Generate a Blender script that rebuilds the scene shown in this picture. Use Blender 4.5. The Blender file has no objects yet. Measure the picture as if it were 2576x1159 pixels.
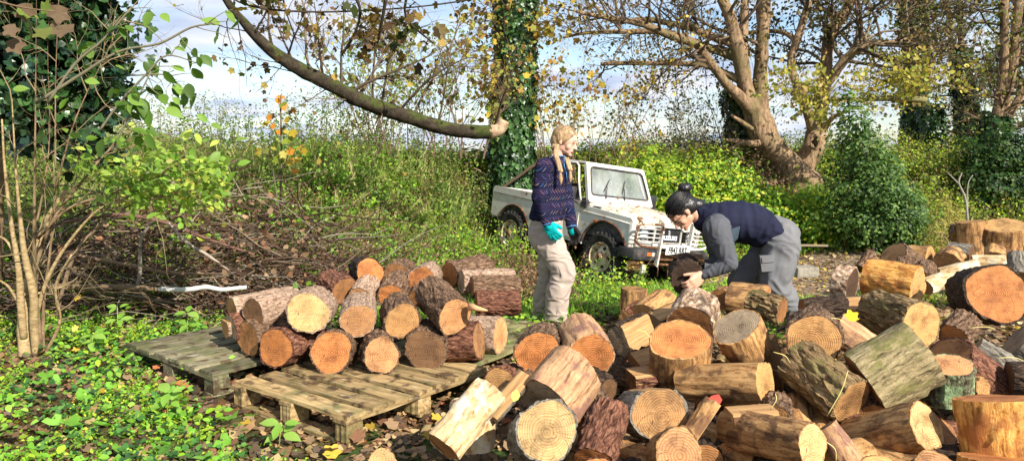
import bpy, bmesh, math, random
import numpy as np
from mathutils import Vector, Matrix, Quaternion, noise, Euler
rad = math.radians
S = bpy.context.scene
COL = S.collection
# ---------------------------------------------------------------- camera
PITCH = rad(6.1); CH = 1.45; F = 1867.6; CX, CY = 1288.0, 579.5      # picture measured at 2576 px wide
cd = bpy.data.cameras.new('camera'); cam = bpy.data.objects.new('camera', cd); COL.objects.link(cam)
cam.location = (0, 0, CH); cam.rotation_euler = (math.pi/2 - PITCH, 0, 0)
cd.sensor_width = 36; cd.lens = F/2576*36; cd.clip_start = .05; cd.clip_end = 3000
S.camera = cam
# ---------------------------------------------------------------- light
SUN_EL, SUN_AZ = rad(34), rad(142)         # azimuth from +Y clockwise: behind the camera to the right
W = bpy.data.worlds.new('World'); S.world = W; W.use_nodes = True
nt = W.node_tree; nt.nodes.clear()
def wn(t, **k):
    x = nt.nodes.new(t)
    for a, b in k.items(): setattr(x, a, b)
    return x
sky = wn('ShaderNodeTexSky', sky_type='NISHITA', sun_disc=False, sun_elevation=SUN_EL, sun_rotation=SUN_AZ, dust_density=.6, ozone_density=2.0)
tc = wn('ShaderNodeTexCoord'); sp = wn('ShaderNodeSeparateXYZ'); nt.links.new(tc.outputs['Generated'], sp.inputs[0])
zz = wn('ShaderNodeMath', operation='MAXIMUM'); nt.links.new(sp.outputs[2], zz.inputs[0]); zz.inputs[1].default_value = 0.0
za = wn('ShaderNodeMath', operation='ADD'); nt.links.new(zz.outputs[0], za.inputs[0]); za.inputs[1].default_value = .16
cb = wn('ShaderNodeCombineXYZ')
for i in (0, 1):
    dv = wn('ShaderNodeMath', operation='DIVIDE'); nt.links.new(sp.outputs[i], dv.inputs[0]); nt.links.new(za.outputs[0], dv.inputs[1]); nt.links.new(dv.outputs[0], cb.inputs[i])
mp = wn('ShaderNodeMapping'); mp.inputs['Location'].default_value = (3.7, 1.2, 0); mp.inputs['Scale'].default_value = (.8, 1.0, 1); nt.links.new(cb.outputs[0], mp.inputs[0])
cn = wn('ShaderNodeTexNoise'); cn.inputs['Scale'].default_value = 1.1; cn.inputs['Detail'].default_value = 7; cn.inputs['Roughness'].default_value = .56; cn.inputs['Distortion'].default_value = .25
nt.links.new(mp.outputs[0], cn.inputs['Vector'])
cr = wn('ShaderNodeValToRGB'); cr.color_ramp.elements[0].position = .40; cr.color_ramp.elements[1].position = .60; nt.links.new(cn.outputs[0], cr.inputs[0])
cn2 = wn('ShaderNodeTexNoise'); cn2.inputs['Scale'].default_value = 2.6; cn2.inputs['Detail'].default_value = 6; nt.links.new(mp.outputs[0], cn2.inputs['Vector'])
cc = wn('ShaderNodeValToRGB'); cc.color_ramp.elements[0].position = .36; cc.color_ramp.elements[0].color = (.56, .66, .88, 1); cc.color_ramp.elements[1].position = .62; cc.color_ramp.elements[1].color = (.94, .97, 1.0, 1); nt.links.new(cn2.outputs[0], cc.inputs[0])
cs = wn('ShaderNodeVectorMath', operation='SCALE'); nt.links.new(cc.outputs[0], cs.inputs[0]); cs.inputs['Scale'].default_value = 3.7
sb = wn('ShaderNodeVectorMath', operation='SCALE'); nt.links.new(sky.outputs[0], sb.inputs[0]); sb.inputs['Scale'].default_value = .65
mx = wn('ShaderNodeMix', data_type='RGBA'); nt.links.new(cr.outputs[0], mx.inputs['Factor']); nt.links.new(sb.outputs[0], mx.inputs['A']); nt.links.new(cs.outputs[0], mx.inputs['B'])
bg = wn('ShaderNodeBackground'); bg.inputs[1].default_value = .15; nt.links.new(mx.outputs['Result'], bg.inputs[0])
wo = wn('ShaderNodeOutputWorld'); nt.links.new(bg.outputs[0], wo.inputs[0])
sl = bpy.data.lights.new('sun', 'SUN'); sl.energy = 4.7; sl.angle = rad(.55); sl.color = (1.0, .93, .82)
so = bpy.data.objects.new('sun', sl); COL.objects.link(so)
sd = Vector((math.sin(SUN_AZ)*math.cos(SUN_EL), math.cos(SUN_AZ)*math.cos(SUN_EL), math.sin(SUN_EL)))   # towards the sun
so.rotation_euler = (-sd).to_track_quat('-Z', 'Y').to_euler(); so.location = (6, -8, 12)
S.view_settings.view_transform = 'Standard'; S.view_settings.look = 'None'; S.view_settings.exposure = .95; S.view_settings.gamma = 1; S.view_settings.use_curve_mapping = False
S.cycles.max_bounces = 6; S.cycles.diffuse_bounces = 3; S.cycles.glossy_bounces = 2; S.cycles.transmission_bounces = 4; S.cycles.transparent_max_bounces = 6
S.cycles.sample_clamp_indirect = 4; S.cycles.use_denoising = True
# ---------------------------------------------------------------- helpers
CR = Vector((1, 0, 0)); CU = Vector((0, math.sin(PITCH), math.cos(PITCH))); CF = Vector((0, math.cos(PITCH), -math.sin(PITCH)))
CP = Vector((0, 0, CH))
def ray(px, py): return (CR*((px-CX)/F) + CU*((CY-py)/F) + CF)
def at(px, py, Y):
    r = ray(px, py); return CP + r*(Y/r.y)
def onz(px, py, z):
    r = ray(px, py); return CP + r*((z-CH)/r.z)
def tag(o, label=None, cat=None, group=None, kind=None):
    if label: o['label'] = label
    if cat: o['category'] = cat
    if group: o['group'] = group
    if kind: o['kind'] = kind
    return o
def empty(name, loc=(0, 0, 0), rot=None):
    o = bpy.data.objects.new(name, None); COL.objects.link(o); o.location = loc; o.empty_display_size = .1
    if rot: o.rotation_euler = rot
    return o
def link(name, me, parent=None, mats=(), smooth=False):
    for m in mats: me.materials.append(m)
    o = bpy.data.objects.new(name, me); COL.objects.link(o)
    if parent is not None: o.parent = parent
    if smooth: me.shade_smooth()
    return o
def tri_mesh(name, V, T, mat_idx=None, cols=None, polysize=3):
    me = bpy.data.meshes.new(name)
    V = np.asarray(V, np.float32); T = np.asarray(T, np.int32)
    me.vertices.add(len(V)); me.vertices.foreach_set('co', V.ravel())
    n = len(T); me.loops.add(n*polysize); me.loops.foreach_set('vertex_index', T.ravel())
    me.polygons.add(n); me.polygons.foreach_set('loop_start', np.arange(0, n*polysize, polysize, dtype=np.int32))
    try: me.polygons.foreach_set('loop_total', np.full(n, polysize, np.int32))
    except Exception: pass
    if mat_idx is not None: me.polygons.foreach_set('material_index', np.asarray(mat_idx, np.int32))
    if cols is not None:
        a = me.attributes.new('tint', 'FLOAT_COLOR', 'FACE'); c = np.ones((n, 4), np.float32); c[:, :3] = cols; a.data.foreach_set('color', c.ravel())
    me.update(calc_edges=True)
    return me
def bm_obj(name, bm, mats=(), parent=None, smooth=False, sharp=None):
    me = bpy.data.meshes.new(name); bm.normal_update(); bm.to_mesh(me); bm.free()
    o = link(name, me, parent, mats if isinstance(mats, (list, tuple)) else (mats,), smooth)
    if sharp and hasattr(me, 'set_sharp_from_angle'): me.shade_smooth(); me.set_sharp_from_angle(angle=rad(sharp))
    return o
def box_bm(bm, c, s, rot=None, bevel=0):
    g = bmesh.ops.create_cube(bm, size=1)['verts']
    M = Matrix.Translation(c) @ (rot.to_4x4() if rot is not None else Matrix.Identity(4)) @ Matrix.Diagonal((*s, 1))
    bmesh.ops.transform(bm, matrix=M, verts=g)
    if bevel:
        es = list({e for v in g for e in v.link_edges})
        bmesh.ops.bevel(bm, geom=es, offset=bevel, segments=2, profile=.6, affect='EDGES')
def smooth_path(pts, n=6):
    """Catmull-Rom through points (with radius in 4th slot)"""
    P = [np.array(p, float) for p in pts]; out = []
    P = [2*P[0]-P[1]] + P + [2*P[-1]-P[-2]]
    for i in range(1, len(P)-2):
        for k in range(n):
            t = k/n; a, b, c, d = P[i-1], P[i], P[i+1], P[i+2]
            out.append(.5*((2*b)+(-a+c)*t+(2*a-5*b+4*c-d)*t*t+(-a+3*b-3*c+d)*t**3))
    out.append(P[-2]); return np.array(out)
class Tubes:
    """collects swept tubes into one mesh"""
    def __init__(s): s.V = []; s.T = []; s.n = 0; s.C = []
    def add(s, path, sides=6, col=None, rough=0, cap=True, seed=0):
        path = np.asarray(path, float); P = path[:, :3]; R = np.maximum(path[:, 3], 1e-4); m = len(P)
        T = np.gradient(P, axis=0); T /= np.linalg.norm(T, axis=1)[:, None]+1e-9
        ref = np.array([0, 0, 1.]) if abs(T[:, 2]).mean() < .8 else np.array([0, 1., 0])
        A = np.cross(T, ref); A /= np.linalg.norm(A, axis=1)[:, None]+1e-9; B = np.cross(T, A)
        th = np.arange(sides)*2*math.pi/sides
        rr = R[:, None]*np.ones((1, sides))
        if rough:
            for i in range(m):
                for j in range(sides):
                    p = P[i]/max(R[0], .01)*.6; rr[i, j] *= 1+rough*noise.noise(Vector((p[0]+math.cos(th[j])*1.3+seed, p[1]+math.sin(th[j])*1.3, p[2])))*2
        V = P[:, None, :]+rr[..., None]*(np.cos(th)[None, :, None]*A[:, None, :]+np.sin(th)[None, :, None]*B[:, None, :])
        idx = np.arange(m*sides).reshape(m, sides)+s.n
        a = idx[:-1]; b = np.roll(idx, -1, 1)[:-1]; c = np.roll(idx, -1, 1)[1:]; d = idx[1:]
        q = np.stack([a, b, c, d], -1).reshape(-1, 4)
        tr = np.concatenate([q[:, [0, 1, 2]], q[:, [0, 2, 3]]]); V = V.reshape(-1, 3)
        if cap:
            e = []; V = np.concatenate([V, P[:1], P[-1:]]); i0 = s.n+m*sides; i1 = i0+1
            for j in range(sides):
                e.append((idx[0, (j+1) % sides], idx[0, j], i0)); e.append((idx[-1, j], idx[-1, (j+1) % sides], i1))
            tr = np.concatenate([tr, np.array(e)])
        s.V.append(V); s.T.append(tr); s.n += len(V)
        if col is not None: s.C.append(np.tile(np.array(col, float), (len(tr), 1)))
    def mesh(s, name): return tri_mesh(name, np.concatenate(s.V), np.concatenate(s.T), cols=np.concatenate(s.C) if s.C else None)
    def build(s, name, mat, parent=None): return link(name, s.mesh(name), parent, (mat,), True)
# leaf templates: x across, y along, z normal
LT = {
 'ovate': (np.array([[0, 0, 0], [.14, .1, .03], [.25, .28, .06], [.28, .48, .06], [.22, .7, .03], [.1, .88, -.03], [0, 1.04, -.1], [-.1, .88, -.03], [-.22, .7, .03], [-.28, .48, .06], [-.25, .28, .06], [-.14, .1, .03], [0, .3, 0], [0, .7, -.02]]), np.array([[0, 1, 12], [1, 2, 12], [2, 3, 12], [3, 13, 12], [3, 4, 13], [4, 5, 13], [5, 6, 13], [6, 7, 13], [7, 8, 13], [8, 9, 13], [9, 12, 13], [9, 10, 12], [10, 11, 12], [11, 0, 12]])),
 'diamond': (np.array([[0, 0, 0], [.32, .45, .06], [0, 1, 0], [-.32, .45, .06]]), np.array([[0, 1, 2], [0, 2, 3]])),
 'oval': (np.array([[0, 0, 0], [.26, .25, .05], [.3, .6, .06], [0, 1, -.08], [-.3, .6, .06], [-.26, .25, .05], [0, .5, 0]]), np.array([[0, 1, 6], [1, 2, 6], [2, 3, 6], [3, 4, 6], [4, 5, 6], [5, 0, 6]])),
 'blade': (np.array([[-.05, 0, 0], [.05, 0, 0], [.035, .5, .1], [-.035, .5, .1], [0, 1, .38]]), np.array([[0, 1, 2], [0, 2, 3], [3, 2, 4]])),
 'litter': (np.array([[0, 0, 0], [.38, .2, .12], [.3, .7, .02], [0, 1, .16], [-.36, .65, .1], [-.3, .2, .0]]), np.array([[0, 1, 2], [0, 2, 3], [0, 3, 4], [0, 4, 5]])),
}
def star(lobes, rr, base=-90):
    v = [[0, .42, 0]]
    for i, (a, r) in enumerate(zip(lobes, rr)):
        t = rad(a); v.append([math.cos(t)*r, .42+math.sin(t)*r, .05*math.sin(i*1.7)+(.09 if r > .4 else 0)])
    n = len(v)-1; return np.array(v), np.array([[0, 1+i, 1+(i+1) % n] for i in range(n)])
LT['maple'] = star([-90, -62, -35, -18, 2, 14, 30, 44, 60, 76, 90, 104, 120, 136, 150, 166, 178, 198, 215, 242], [.36, .36, .46, .36, .37, .5, .58, .44, .40, .52, .62, .52, .40, .44, .58, .5, .37, .36, .46, .36])
LT['ivy'] = star([-90, -50, -10, 25, 50, 90, 130, 155, 190, 230], [.3, .42, .5, .3, .42, .62, .42, .3, .5, .42])
def leaves(name, P, size, kind='diamond', cols=((.1, .2, .03),), nrm=None, tilt=1.0, mat=None, parent=None, seed=0, face=None, rng=None, varia=.42, shade=None):
    """one mesh of many leaves. nrm: preferred normal (N,3) or None for random; tilt: how far they stray"""
    rng = rng or np.random.default_rng(seed+11); P = np.asarray(P, float); N = len(P)
    V0, T0 = LT[kind]
    rn = rng.normal(size=(N, 3)); rn /= np.linalg.norm(rn, axis=1)[:, None]
    z = rn if nrm is None else np.asarray(nrm)+rn*tilt
    z = z/(np.linalg.norm(z, axis=1)[:, None]+1e-9)
    d = rng.normal(size=(N, 3)) if face is None else np.asarray(face)+rng.normal(size=(N, 3))*.35
    y = d-(d*z).sum(1)[:, None]*z; y /= np.linalg.norm(y, axis=1)[:, None]+1e-9; x = np.cross(y, z)
    s = np.asarray(size)*np.ones(N)*(1+varia*rng.uniform(-1, 1, N))
    V = P[:, None, :]+s[:, None, None]*(V0[None, :, 0, None]*x[:, None, :]+V0[None, :, 1, None]*y[:, None, :]+V0[None, :, 2, None]*z[:, None, :])
    T = (T0[None]+(np.arange(N)*len(V0))[:, None, None]).reshape(-1, 3)
    C = np.asarray(cols, float); ci = rng.integers(0, len(C), N); c = C[ci]*(1+.3*rng.uniform(-1, 1, (N, 1)))
    if mat is not None and mat.name == 'leaf': c = c*np.array([1.15, 1.2, 1.0])
    c = np.repeat(c, len(T0), 0)
    me = tri_mesh(name, V.reshape(-1, 3), T, cols=np.clip(c, 0, 1))
    return link(name, me, parent, (mat,) if mat else ())
# ---------------------------------------------------------------- node materials
class M:
    def __init__(s, name, rough=.8, spec=.3):
        s.m = bpy.data.materials.new(name); s.m.use_nodes = True; s.t = s.m.node_tree; s.b = s.t.nodes['Principled BSDF']
        s.b.inputs['Roughness'].default_value = rough; s.b.inputs['Specular IOR Level'].default_value = spec
        s._tc = None
    def n(s, t, ins=None, **k):
        x = s.t.nodes.new(t)
        for a, b in k.items(): setattr(x, a, b)
        for a, b in (ins or {}).items(): s.set(x, a, b)
        return x
    def set(s, x, a, b):
        if isinstance(b, bpy.types.NodeSocket): s.t.links.new(b, x.inputs[a])
        else: x.inputs[a].default_value = b
    def co(s, kind='Object'):
        if s._tc is None: s._tc = s.n('ShaderNodeTexCoord')
        return s._tc.outputs[kind]
    def map(s, vec, scale=(1, 1, 1), loc=(0, 0, 0), rot=(0, 0, 0)):
        return s.n('ShaderNodeMapping', {'Vector': vec, 'Scale': scale, 'Location': loc, 'Rotation': rot}).outputs[0]
    def noise(s, vec, scale, detail=4, rough=.55, dist=0, w=None):
        x = s.n('ShaderNodeTexNoise', {'Vector': vec, 'Scale': scale, 'Detail': detail, 'Roughness': rough, 'Distortion': dist})
        if w is not None: x.noise_dimensions = '4D'; s.set(x, 'W', w)
        return x.outputs[0]
    def vor(s, vec, scale, feature='F1', out=0, rnd=1):
        return s.n('ShaderNodeTexVoronoi', {'Vector': vec, 'Scale': scale, 'Randomness': rnd}, feature=feature).outputs[out]
    def math(s, op, a, b=0, clamp=False):
        return s.n('ShaderNodeMath', {0: a, 1: b}, operation=op, use_clamp=clamp).outputs[0]
    def ramp(s, fac, stops, interp='LINEAR'):
        x = s.n('ShaderNodeValToRGB', {0: fac}); r = x.color_ramp; r.interpolation = interp
        while len(r.elements) < len(stops): r.elements.new(.5)
        for e, (p, c) in zip(r.elements, stops):
            e.position = p; e.color = (*(c if isinstance(c, (tuple, list)) else (c, c, c)), 1)
        return x.outputs[0]
    def mix(s, f, a, b, mode='MIX'):
        x = s.n('ShaderNodeMix', data_type='RGBA', blend_type=mode); s.set(x, 'Factor', f)
        for k, v in (('A', a), ('B', b)): s.set(x, k, v if isinstance(v, bpy.types.NodeSocket) else (*v, 1))
        return x.outputs['Result']
    def col(s, c): s.set(s.b, 'Base Color', c if isinstance(c, bpy.types.NodeSocket) else (*c, 1)); return s
    def bump(s, h, strength=.5, dist=.01):
        s.set(s.b, 'Normal', s.n('ShaderNodeBump', {'Height': h, 'Strength': strength, 'Distance': dist}).outputs[0]); return s
    def rnd(s): return s.n('ShaderNodeObjectInfo').outputs['Random']
    def ocol(s): return s.n('ShaderNodeObjectInfo').outputs['Color']
    def attr(s, a='tint'): return s.n('ShaderNodeAttribute', attribute_name=a).outputs['Color']
def leaf_mat(name, trans=.45, rough=.5, spec=.35):
    k = M(name, rough, spec); c = k.attr(); k.col(c)
    tr = k.n('ShaderNodeBsdfTranslucent', {'Color': k.mix(1.0, c, (1.25, 1.3, .7), 'MULTIPLY')})
    ms = k.n('ShaderNodeMixShader', {0: trans, 1: k.b.outputs[0], 2: tr.outputs[0]})
    k.t.links.new(ms.outputs[0], k.t.nodes['Material Output'].inputs[0]); return k.m
MLEAF = leaf_mat('leaf'); MDRY = leaf_mat('dry_leaf', .25, .7, .2); MIVY = leaf_mat('ivy_leaf', .15, .35, .5)
k = M('bark_twig', .85, .2); c = k.attr(); MTWIG = k.col(k.mix(k.noise(k.co(), 30, 3), c, k.mix(1, c, (.5, .5, .5), 'MULTIPLY'))).m
# ---------------------------------------------------------------- terrain
def sstep(a, b, x):
    t = np.clip((x-a)/(b-a), 0, 1); return t*t*(3-2*t)
def H(x, y):
    x = np.asarray(x, float); y = np.asarray(y, float)
    ys = 7.7+4.2*sstep(-2.2, .3, x)
    bank = 1.22*sstep(ys, ys+2.9, y)
    dip = -.27*sstep(6.3, 8.6, y)*sstep(-1.2, .6, x)*(1-sstep(3.2, 5.5, x))*(1-sstep(11.0, 12.5, y))
    bump = .035*np.sin(x*1.7+1.3*np.sin(y*.9))*np.cos(y*1.9+.7*x)+.018*np.sin(x*5.1+y*3.3)
    far = 1-sstep(14, 30, y)
    return bank+dip+bump*far
def grid_mesh(name, xs, ys, f):
    X, Y = np.meshgrid(xs, ys); Z = f(X, Y); V = np.stack([X, Y, Z], -1).reshape(-1, 3)
    i = np.arange(len(xs)*len(ys)).reshape(len(ys), len(xs)); Q = np.stack([i[:-1, :-1], i[:-1, 1:], i[1:, 1:], i[1:, :-1]], -1).reshape(-1, 4)
    return tri_mesh(name, V, Q, polysize=4)
k = M('ground_soil', .95, .15); o = k.co()
n1 = k.noise(o, 1.1, 5); n2 = k.noise(o, 14, 8, .7); v = k.vor(o, 26, 'F1', 1)
soil = k.ramp(n2, [(.3, (.018, .011, .006)), (.5, (.06, .036, .02)), (.7, (.15, .1, .055))])
lit = k.mix(k.ramp(v, [(.35, 0.), (.6, 1.)]), soil, (.17, .085, .035))
gr = k.ramp(n2, [(.3, (.02, .04, .01)), (.7, (.08, .14, .03))])
base = k.mix(k.ramp(n1, [(.42, 0.), (.6, 1.)]), lit, gr)
ng = k.noise(o, 25, 8, .75); vg = k.vor(o, 45, 'F1', 1); gv = k.mix(k.ramp(vg, [(.55, 0.), (.66, 1.)]), k.ramp(ng, [(.3, (.085, .058, .035)), (.7, (.26, .17, .1))]), (.38, .3, .21))
dd = k.n('ShaderNodeVectorMath', {0: k.map(o, (1/3.6, 1/3.1, 0), (-5.3/3.6, -8.7/3.1, 0))}, operation='LENGTH').outputs['Value']
mk = k.ramp(k.math('ADD', dd, k.math('MULTIPLY', k.noise(o, .9, 6, .7), .8)), [(1.3, 1.), (1.5, 0.)]) if False else k.math('SUBTRACT', 4.2, k.math('MULTIPLY', k.math('ADD', dd, k.math('MULTIPLY', k.noise(o, .9, 6, .7), .7)), 3.), clamp=True)
k.col(k.mix(mk, base, gv)); k.bump(k.math('ADD', n2, k.math('MULTIPLY', v, .3)), .9, .04)
MSOIL = k.m
gx = np.concatenate([np.linspace(-600, -60, 10), np.linspace(-50, -9, 20), np.linspace(-8.5, 9, 150), np.linspace(9.5, 50, 20), np.linspace(60, 600, 10)])
gy = np.concatenate([np.linspace(-60, -1, 10), np.linspace(0, 17, 150), np.linspace(18, 60, 18), np.linspace(70, 1500, 16)])
tag(link('ground', grid_mesh('ground', gx, gy, H), None, (MSOIL,), True), kind='structure')
# ---------------------------------------------------------------- wood materials
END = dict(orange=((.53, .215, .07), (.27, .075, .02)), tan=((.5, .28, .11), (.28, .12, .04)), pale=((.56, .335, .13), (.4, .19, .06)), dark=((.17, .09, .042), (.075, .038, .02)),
           grey=((.38, .29, .19), (.22, .15, .085)), brown=((.42, .2, .075), (.22, .09, .032)), cream=((.64, .44, .2), (.46, .26, .095)), pink=((.56, .3, .135), (.33, .13, .045)), mud=((.09, .05, .03), (.03, .018, .012)))
def end_mat(key):
    A, B = END[key]; k = M('cut_wood_'+key, .72, .25); o = k.co(); r = k.rnd(); w = k.math('MULTIPLY', r, 91.0)
    off = k.n('ShaderNodeCombineXYZ', {0: k.math('MULTIPLY', k.math('SUBTRACT', r, .5), .035), 1: k.math('MULTIPLY', k.math('SINE', w), .014)}).outputs[0]
    p = k.n('ShaderNodeVectorMath', {0: k.n('ShaderNodeVectorMath', {0: o, 1: (1, 1, 0)}, operation='MULTIPLY').outputs[0], 1: off}, operation='ADD').outputs[0]
    d = k.n('ShaderNodeVectorMath', {0: p}, operation='LENGTH').outputs['Value']
    nz = k.noise(p, 9, 3, w=w); d2 = k.math('ADD', d, k.math('MULTIPLY', nz, .035))
    big = k.noise(p, 14, 2, w=k.math('ADD', w, 3))
    ph = k.math('MULTIPLY', k.math('ADD', d2, k.math('MULTIPLY', k.math('MULTIPLY', d2, d2), 2.2)), 430.)
    ring = k.math('MULTIPLY_ADD', k.math('SINE', ph), .5); k.t.nodes[-1].inputs[2].default_value = .5
    rp = k.math('POWER', ring, 1.3)
    mod = k.math('MULTIPLY', rp, k.ramp(k.noise(o, 30, 3, w=w), [(.35, .35), (.65, 1.)]))
    heart = k.ramp(k.math('ADD', k.math('MULTIPLY', d, 8.0), k.math('MULTIPLY', nz, .3)), [(.3, 1.), (.72, 0.)])
    base = k.mix(k.math('MULTIPLY', heart, .5), A, tuple(a*.45+b*.55 for a, b in zip(A, B)))
    sap = k.ramp(k.math('ADD', k.math('MULTIPLY', d, 7.0), k.math('MULTIPLY', big, .35)), [(.78, 0.), (.84, 1.), (.98, 1.)]); base = k.mix(k.math('MULTIPLY', sap, k.math('FRACT', k.math('MULTIPLY', r, 5.1))), base, tuple(min(1, x*1.25) for x in A))
    c = k.mix(mod, base, B)
    st = k.ramp(k.noise(o, 12, 5, .65, w=k.math('ADD', w, 9)), [(.34, (.42, .38, .34)), (.5, (1, 1, 1)), (.62, (1.12, 1.08, .98)), (.8, (1.2, 1.18, 1.1))]); c = k.mix(.75, c, st, 'MULTIPLY')
    sp = k.n('ShaderNodeSeparateXYZ', {0: p}).outputs; ang = k.math('ARCTAN2', sp[1], sp[0])
    cv = k.n('ShaderNodeCombineXYZ', {0: k.math('MULTIPLY', ang, 2.1), 1: k.math('MULTIPLY', d, 6)}).outputs[0]
    cr = k.ramp(k.vor(cv, 1.15, 'DISTANCE_TO_EDGE'), [(.0, 1.), (.012, 0.)]); cr = k.math('MULTIPLY', cr, k.ramp(k.noise(o, 6, 2, w=w), [(.43, 0.), (.5, 1.)]))
    c = k.mix(cr, c, (.035, .018, .008))
    saw = k.noise(k.map(o, (160, 9, 1), rot=(0, 0, .7)), 1, 2); c = k.mix(.35, c, k.ramp(saw, [(.35, .62), (.6, 1.15)]), 'MULTIPLY')
    wth = k.math('MULTIPLY', k.ramp(k.noise(o, 8, 4, .6, w=k.math('ADD', w, 21)), [(.46, 0.), (.62, 1.)]), k.ramp(k.math('FRACT', k.math('MULTIPLY', r, 7.3)), [(.35, 0.), (.9, .75)])); c = k.mix(wth, c, k.mix(1, c, (.42, .40, .38), 'MULTIPLY'))
    tnt = k.math('MULTIPLY_ADD', k.math('FRACT', k.math('MULTIPLY', r, 13.7)), .45); k.t.nodes[-1].inputs[2].default_value = .72
    k.col(k.n('ShaderNodeVectorMath', {0: c, 'Scale': tnt}, operation='SCALE').outputs[0])
    k.bump(k.math('ADD', k.math('MULTIPLY', ring, .35), k.math('SUBTRACT', saw, cr)), .55, .004); return k.m
MEND = {a: end_mat(a) for a in END}
# bark kinds: (low, mid, high colours, crack scale, stretch, relief, patches)
BARK = dict(
 rough=((.022, .013, .008), (.13, .075, .043), (.3, .19, .12), 30, .3, .010, None),
 red=((.022, .009, .006), (.13, .052, .03), (.29, .14, .085), 32, .3, .009, None),
 pinky=((.075, .045, .028), (.31, .205, .14), (.5, .36, .26), 27, .45, .006, None),
 deep=((.022, .014, .008), (.2, .125, .055), (.42, .3, .15), 22, .2, .013, (.2, .16, .06)),
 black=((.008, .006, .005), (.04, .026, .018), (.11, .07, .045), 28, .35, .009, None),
 bare=((.085, .038, .015), (.38, .2, .075), (.6, .37, .16), 22, .07, .004, (.1, .05, .028)),
 barepink=((.12, .06, .035), (.4, .225, .115), (.6, .38, .21), 20, .08, .004, (.2, .1, .08)),
 green=((.05, .04, .02), (.28, .22, .11), (.52, .42, .23), 24, .16, .006, (.2, .19, .06)),
 mottle=((.035, .026, .02), (.36, .22, .13), (.72, .6, .46), 18, .6, .006, (.07, .05, .04)),
 lichen=((.02, .022, .012), (.1, .09, .05), (.25, .25, .15), 30, .5, .006, (.36, .52, .26)),
 fibre=((.2, .07, .015), (.58, .27, .06), (.8, .5, .17), 30, .05, .007, (.3, .1, .03)),
 cream=((.22, .12, .05), (.52, .36, .18), (.68, .55, .34), 16, .2, .004, (.74, .68, .52)),
 greybark=((.03, .027, .022), (.16, .14, .11), (.32, .29, .24), 24, .15, .006, None))
def bark_mat(key):
    lo, mi, hi, sc, st, rl, patch = BARK[key]; k = M('bark_'+key, .85, .2); o = k.co(); r = k.rnd(); w = k.math('MULTIPLY', r, 57.)
    sh = k.n('ShaderNodeVectorMath', {0: o, 1: k.n('ShaderNodeCombineXYZ', {0: w, 1: w, 2: w}).outputs[0]}, operation='ADD').outputs[0]
    wob = k.n('ShaderNodeTexNoise', {'Vector': sh, 'Scale': 18., 'Detail': 3.}).outputs['Color']
    q = k.n('ShaderNodeVectorMath', {0: wob, 'Scale': .03}, operation='SCALE').outputs[0]
    q = k.n('ShaderNodeVectorMath', {0: sh, 1: q}, operation='ADD').outputs[0]
    v = k.vor(k.map(q, (1, 1, st)), sc*1.6, 'DISTANCE_TO_EDGE'); n = k.noise(k.map(q, (1, 1, st*1.2)), sc*2, 6, .7)
    n2 = k.noise(sh, 9, 4, .6)
    vw = {'bare': .04, 'barepink': .05, 'fibre': .05, 'green': .1, 'cream': .06, 'greybark': .12, 'pinky': .16, 'mottle': .1, 'lichen': .2}.get(key, .18)
    nf = k.noise(k.map(q, (1, 1, .5)), sc*7, 4, .7)
    h = k.math('ADD', k.math('MULTIPLY', k.ramp(v, [(0, 0.), (.2, 1.)]), vw), k.math('ADD', k.math('MULTIPLY', n, 1.15-vw), k.math('MULTIPLY', nf, .3))); h = k.math('SUBTRACT', h, .17)
    c = k.ramp(h, [(.36, lo), (.54, mi), (.78, hi)])
    if patch: c = k.mix(k.math('MULTIPLY', k.ramp(n2, [(.5, 0.), (.6, 1.)]), .8), c, patch)
    c = k.mix(.6, c, k.ramp(k.noise(sh, 5, 3), [(.3, .6), (.7, 1.25)]), 'MULTIPLY')
    k.col(c); k.bump(h, .85, rl*1.6); return k.m
MBARK = {a: bark_mat(a) for a in BARK}
k = M('split_wood', .75, .2); o = k.co(); g = k.noise(k.map(o, (1, 1, .06)), 90, 5, .6)
k.col(k.ramp(g, [(.25, (.2, .1, .04)), (.55, (.42, .24, .1)), (.8, (.6, .38, .18))])); k.bump(g, .6, .006); MSPLIT = k.m
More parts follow.
